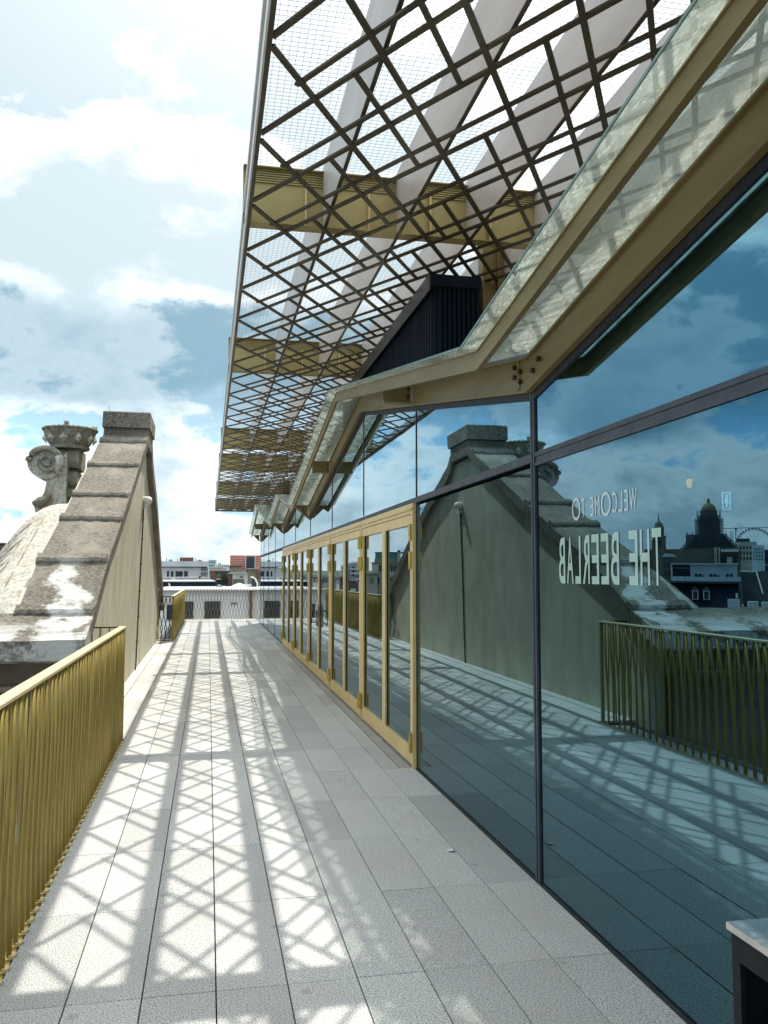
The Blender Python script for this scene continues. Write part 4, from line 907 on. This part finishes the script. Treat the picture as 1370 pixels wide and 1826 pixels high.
b.box('wall', 1219, 1322, 978, None, M['c_palace'], 0, 16); b.box('pilaster', 1276, 1281, 976, 1010, M['c_stone'], -0.5, 0.2); b.box('pilaster', 1283, 1286, 976, 1010, M['c_stone'], -0.5, 0.2); b.box('canopy', 1288, 1318, 981, 984.5, M['white'], -3, 0); b.box('recess', 1289, 1316, 992, 1004, M['c_dark'], -0.2, 1); b.box('panel', 1298, 1307, 993, 1003, M['white'], -0.3, 0)
b = Far('mansard_building', 'dark mansard roofed building with dormers and a white penthouse, reflected in the near pane', 'building', 1257, 62, True)
b.box('wall', 1120, 1324, 1094, None, M['c_palace'], 0, 10)
MB().add([(b.x(1120), -0.2, b.z(1094)), (b.x(1324), -0.2, b.z(1094)), (b.x(1324), 10, b.z(1094)), (b.x(1120), 10, b.z(1094)), (b.x(1120), 1.3, b.z(1040)), (b.x(1318), 1.3, b.z(1040)), (b.x(1318), 10, b.z(1040)), (b.x(1120), 10, b.z(1040))], [(3, 2, 1, 0), (4, 5, 6, 7), (0, 1, 5, 4), (1, 2, 6, 5), (2, 3, 7, 6), (3, 0, 4, 7)]).build('mansard_roof', M['c_navy'], b.e, local=True)
for a in (1196, 1233.5, 1253.5):
    d_ = b.box('dormer', a, a + 13, 1052, 1070, M['c_slate'], -0.1, 1.6)
    MB().prism_y(-0.18, 1.7, [(b.x(a - 1.5), b.z(1052)), (b.x(a + 14.5), b.z(1052)), (b.x(a + 6.5), b.z(1045))]).build('dormer_roof', M['c_slate'], d_, local=True)
    x0, x1 = sorted((b.x(a + 2.5), b.x(a + 10.5)))
    wf = MB().box(x0 - .06, x1 + .06, -0.16, -0.101, b.z(1069), b.z(1053)).build('frame', M['white'], d_, local=True)
    MB().box(x0, x1, -0.20, -0.161, b.z(1068), b.z(1054)).build('pane', M['c_pane'], d_, local=True)
b.box('penthouse', 1232, 1317, 1005, 1036, M['c_bluewh'], 2.0, 8); b.box('penthouse_roof', 1196, 1319, 1003.5, 1005, M['white'], 1.6, 8.3); b.box('loggia', 1198, 1231.5, 1007, 1036, M['c_dark'], 2.4, 8); b.box('loggia_frame', 1196, 1198, 1005, 1036, M['white'], 1.7, 3); b.box('lit_strip', 1200, 1230, 1011.5, 1012.5, M['c_white'], 2.3, 2.4)
for a in (1240, 1247, 1267, 1274, 1297, 1304):
    b.box('window', a, a + 5, 1022.5, 1031, M['c_pane'], 1.95, 2.1); b.box('window_frame', a - 0.8, a + 5.8, 1021.5, 1022.4, M['white'], 1.9, 2.1)
for k in range(10): b.box('balcony_panel', 1197 + k * 12.6, 1208.6 + k * 12.6, 1028, 1036, M['c_bluewh'], 0.6, 0.66)
b.box('balcony_slab', 1194, 1326, 1036.3, 1039.8, M['c_slate'], 0.3, 3)
for a in (1254, 1282):
    MB().lathe((b.x(a), 1.5, b.z(1032)), [(0.02, 0), (0.13, 0.06), (0.14, 0.2), (0.04, 0.3)], 8).build('planter', M['c_green'], b.e, local=True)
b.box('chimney', 1297, 1318, 1067, 1088, M['c_lgrey'], -0.9, -0.3); b.box('chimney', 1331, 1349, 1070, 1094, M['c_lgrey'], -1.2, -0.5); b.box('chimney', 1355, 1376, 1071, 1094, M['c_lgrey'], -1.2, -0.5)
b.box('hatch', 1312, 1316, 1057, 1066, M['white'], 0.3, 0.5)
b.box('cornice', 1120, 1420, 1089, 1093.5, M['c_stone'], -0.7, -0.21)
for k in range(56): MB().lathe((b.x(1200 + 4 * k), -0.45, b.z(1108)), [(0.05, 0), (0.085, 0.16), (0.035, 0.36), (0.06, 0.52), (0.05, 0.56)], 6).build('baluster', M['c_stone'], b.e, local=True)
b.box('balcony_slab', 1120, 1420, 1108.3, 1112, M['c_stone'], -0.8, -0.01)
b.wins(grid(1180, 1324, 7, 1118, 1180, 1, 0.4, 0.9) + grid(1180, 1324, 7, 1200, 1262, 1, 0.4, 0.9) + grid(1180, 1324, 7, 1282, 1344, 1, 0.4, 0.9), frame=M['c_stone'])
b = Far('slate_neighbour', 'grey slate roofed house at the right end of the reflected street', 'house', 1360, 64, True)
b.box('wall', 1325, 1460, 1094, None, M['c_palace'], 0.3, 9)
MB().add([(b.x(1326), 0.1, b.z(1093)), (b.x(1460), 0.1, b.z(1093)), (b.x(1460), 9, b.z(1093)), (b.x(1326), 9, b.z(1093)), (b.x(1321), 1.6, b.z(1018)), (b.x(1460), 1.6, b.z(1018)), (b.x(1460), 9, b.z(1018)), (b.x(1321), 9, b.z(1018))], [(3, 2, 1, 0), (4, 5, 6, 7), (0, 1, 5, 4), (1, 2, 6, 5), (2, 3, 7, 6), (3, 0, 4, 7)]).build('roof', M['c_slate'], b.e, local=True)
MB().tube([(b.x(1321), 1.5, b.z(1018)), (b.x(1344), 1.5, b.z(1019)), (b.x(1350), 1.35, b.z(1018)), (b.x(1361), 0.2, b.z(1058))], 0.05, 5).build('ridge_flashing', M['c_white'], b.e, local=True)
b.box('roof_rail', 1330, 1400, 1006, 1007, M['white'], 3, 3.1)
b = Far('round_stone_building', 'pale stone corner building with green copper roof lights, reflected in the gold doors', 'building', 703, 115, True)
b.box('wall', 664, 752, 1004, None, M['c_stone'], 0, 12); b.box('bay', 657, 674, 1024, None, M['c_stone'], -1.2, 0); b.box('bay', 665, 676, 1006, 1024, M['c_stone'], -0.8, 0)
b.box('attic', 668, 742, 996, 1004, M['c_olive'], 0.6, 11); b.box('cornice', 663, 753, 1002.5, 1004, M['c_olive'], -0.4, 0.6); b.box('cornice', 656, 675, 1022.5, 1024, M['c_olive'], -1.5, -0.9)
b.box('copper_roof', 669, 688, 985, 996, M['c_teal'], 1, 5); b.box('copper_roof', 695, 712, 985.5, 996, M['c_teal'], 1, 5); b.box('roof', 668, 720, 984, 985, M['c_slate'], 0.8, 6); b.box('chimney', 709, 715, 983, 1002, M['c_stone'], 0.2, 0.8); b.box('chimney', 709, 714, 981, 984, M['c_dark'], 0.1, 0.9)
b.wins([(676 + 3.6 * k, 678.2 + 3.6 * k, 1008.5, 1019) for k in range(20)] + [(674, 678, 1030, 1041), (696, 700, 1030, 1041), (722, 726, 1030, 1041)] + [(659 + 2.8 * k, 660.8 + 2.8 * k, 1052, 1064) for k in range(5)])
b.wins([(660.5, 667, 1031, 1041)], M['c_olive'], d=-1.3)
b = Far('white_apartment_building', 'white and grey modern apartment building reflected in the gold doors', 'building', 630, 170, True)
b.box('wall', 608, 620, 1008, None, M['c_white'], -2, 10); b.box('wall', 620, 652, 1004, None, M['c_grey'], 0, 10); b.box('penthouse', 626, 641, 1001, 1004, M['c_white'], 1, 8)
b.wins(grid(609, 619, 3, 1010, 1044, 5, 0.5, 0.55), d=-2.1); b.wins(grid(625, 645, 2, 1008, 1030, 3, 0.35, 0.5)); b.box('band', 624, 640, 1014, 1016, M['white'], -0.3, 0); b.box('band', 624, 640, 1022, 1024, M['white'], -0.3, 0)
b = Far('red_brick_house', 'red brick house above the reflected gold railing', 'house', 628, 90, True)
b.box('wall', 617, 639, 1040, None, M['c_brick'], 0, 8); b.box('roof', 616, 636, 1036, 1040, M['c_slate'], 0.3, 7); b.wins([(625, 634, 1050, 1054)], M['white']); b.box('chimney', 619, 622, 1030, 1038, M['c_brick'], 1, 2)
b = Far('terraced_house', 'low white terraced house with dark roof beside the brick house in the reflection', 'house', 645, 100, True)
b.box('wall', 635, 656, 1031, None, M['c_white'], 0, 8); b.wins([(637, 642, 1034, 1039), (646, 649, 1033, 1040), (651, 653, 1033, 1040)]); b.box('roof', 634, 657, 1028, 1031, M['c_brick'], 0.3, 7)
rr = random.Random(11)
LB = {'c_white': 'white walled', 'c_brick': 'red brick', 'c_stone': 'cream', 'c_grey': 'grey walled'}
for k in range(34):
    p_ = 470 + rr.random() * 146; D = rr.choice([110, 150, 200, 280, 380]); mm = rr.choice(list(LB))
    w_ = rr.uniform(5, 11) * (150 / D) ** 0.5; top = 1025 + rr.uniform(4, 20) * (110 / D) ** 0.6 - (6 if D > 250 else 0)
    rm = rr.choice(['c_slate', 'c_brick', 'c_dark'])
    lab = 'small ' + LB[mm] + ' house with ' + {'c_slate': 'slate grey', 'c_brick': 'red tiled', 'c_dark': 'near black'}[rm] + ' roof ' + ('close by' if D < 180 else 'far off') + ' in the reflected city'
    b = Far('city_house', lab, 'house', p_, D, True, 'small houses of the reflected city')
    b.box('wall', p_ - w_ / 2, p_ + w_ / 2, top, None, M[mm], 0, 9)
    x0, x1 = sorted((b.x(p_ - w_ / 2 - 0.4), b.x(p_ + w_ / 2 + 0.4))); z0 = b.z(top); h_ = (x1 - x0) * 0.25
    MB().prism_y(-0.2, 9.2, [(x0, z0), (x1, z0), ((x0 + x1) / 2 + 0.2, z0 + h_)]).build('roof', M[rm], b.e, local=True)
    b.wins(grid(p_ - w_ / 2, p_ + w_ / 2, 2, top + 1, top + 7, 1, 0.45, 0.6))
# low rolling hills on the horizon, all the way round the seen side
def hill(y, h, seed, mm, name):
    r = random.Random(seed); vs = []; n_ = 120
    ph = [r.uniform(0, 6.28) for _ in range(6)]
    for k in range(n_ + 1):
        t = -1.5 + 3.0 * k / n_; a = t
        x = math.sin(a) * y; yy_ = math.cos(a) * y
        hh = h * (0.55 + 0.25 * math.sin(3 * a + ph[0]) + 0.15 * math.sin(9 * a + ph[1]) + 0.08 * math.sin(31 * a + ph[2]) + 0.05 * math.sin(77 * a + ph[3]))
        vs += [(x, yy_, -20), (x * 1.03, yy_ * 1.03, max(2, hh) + 1.7), (x * 1.35, yy_ * 1.35, -20)]
    fs = []
    for k in range(n_): a0 = 3 * k; fs += [(a0, a0 + 3, a0 + 4, a0 + 1), (a0 + 1, a0 + 4, a0 + 5, a0 + 2)]
    o = MB().add(vs, fs).build(name, M[mm], smooth=True); kind(o, 'structure')
hill(1500, 12, 4, 'c_hill', 'hill')
far_city = MB(); rr = random.Random(5)
for k in range(2600):                     # the mass of far roofs that reads as one carpet
    a = rr.uniform(-1.25, 0.35); D = 240 + 1000 * rr.random() ** 1.2; w_ = rr.uniform(5, 14); h_ = rr.uniform(-8, 1.0) + D * 0.001
    x, y = math.sin(a) * D, math.cos(a) * D
    far_city.hexa([(x - w_, y, -20), (x + w_, y, -20), (x + w_, y + w_, -20), (x - w_, y + w_, -20), (x - w_, y, h_), (x + w_, y, h_), (x + w_, y + w_, h_), (x - w_, y + w_, h_)])
o = kind(far_city.build('distant_rooftops', M['c_far'], loc=(0, 600, -20)), 'stuff'); tag(o, 'carpet of pale distant roofs out to the horizon', 'rooftops')
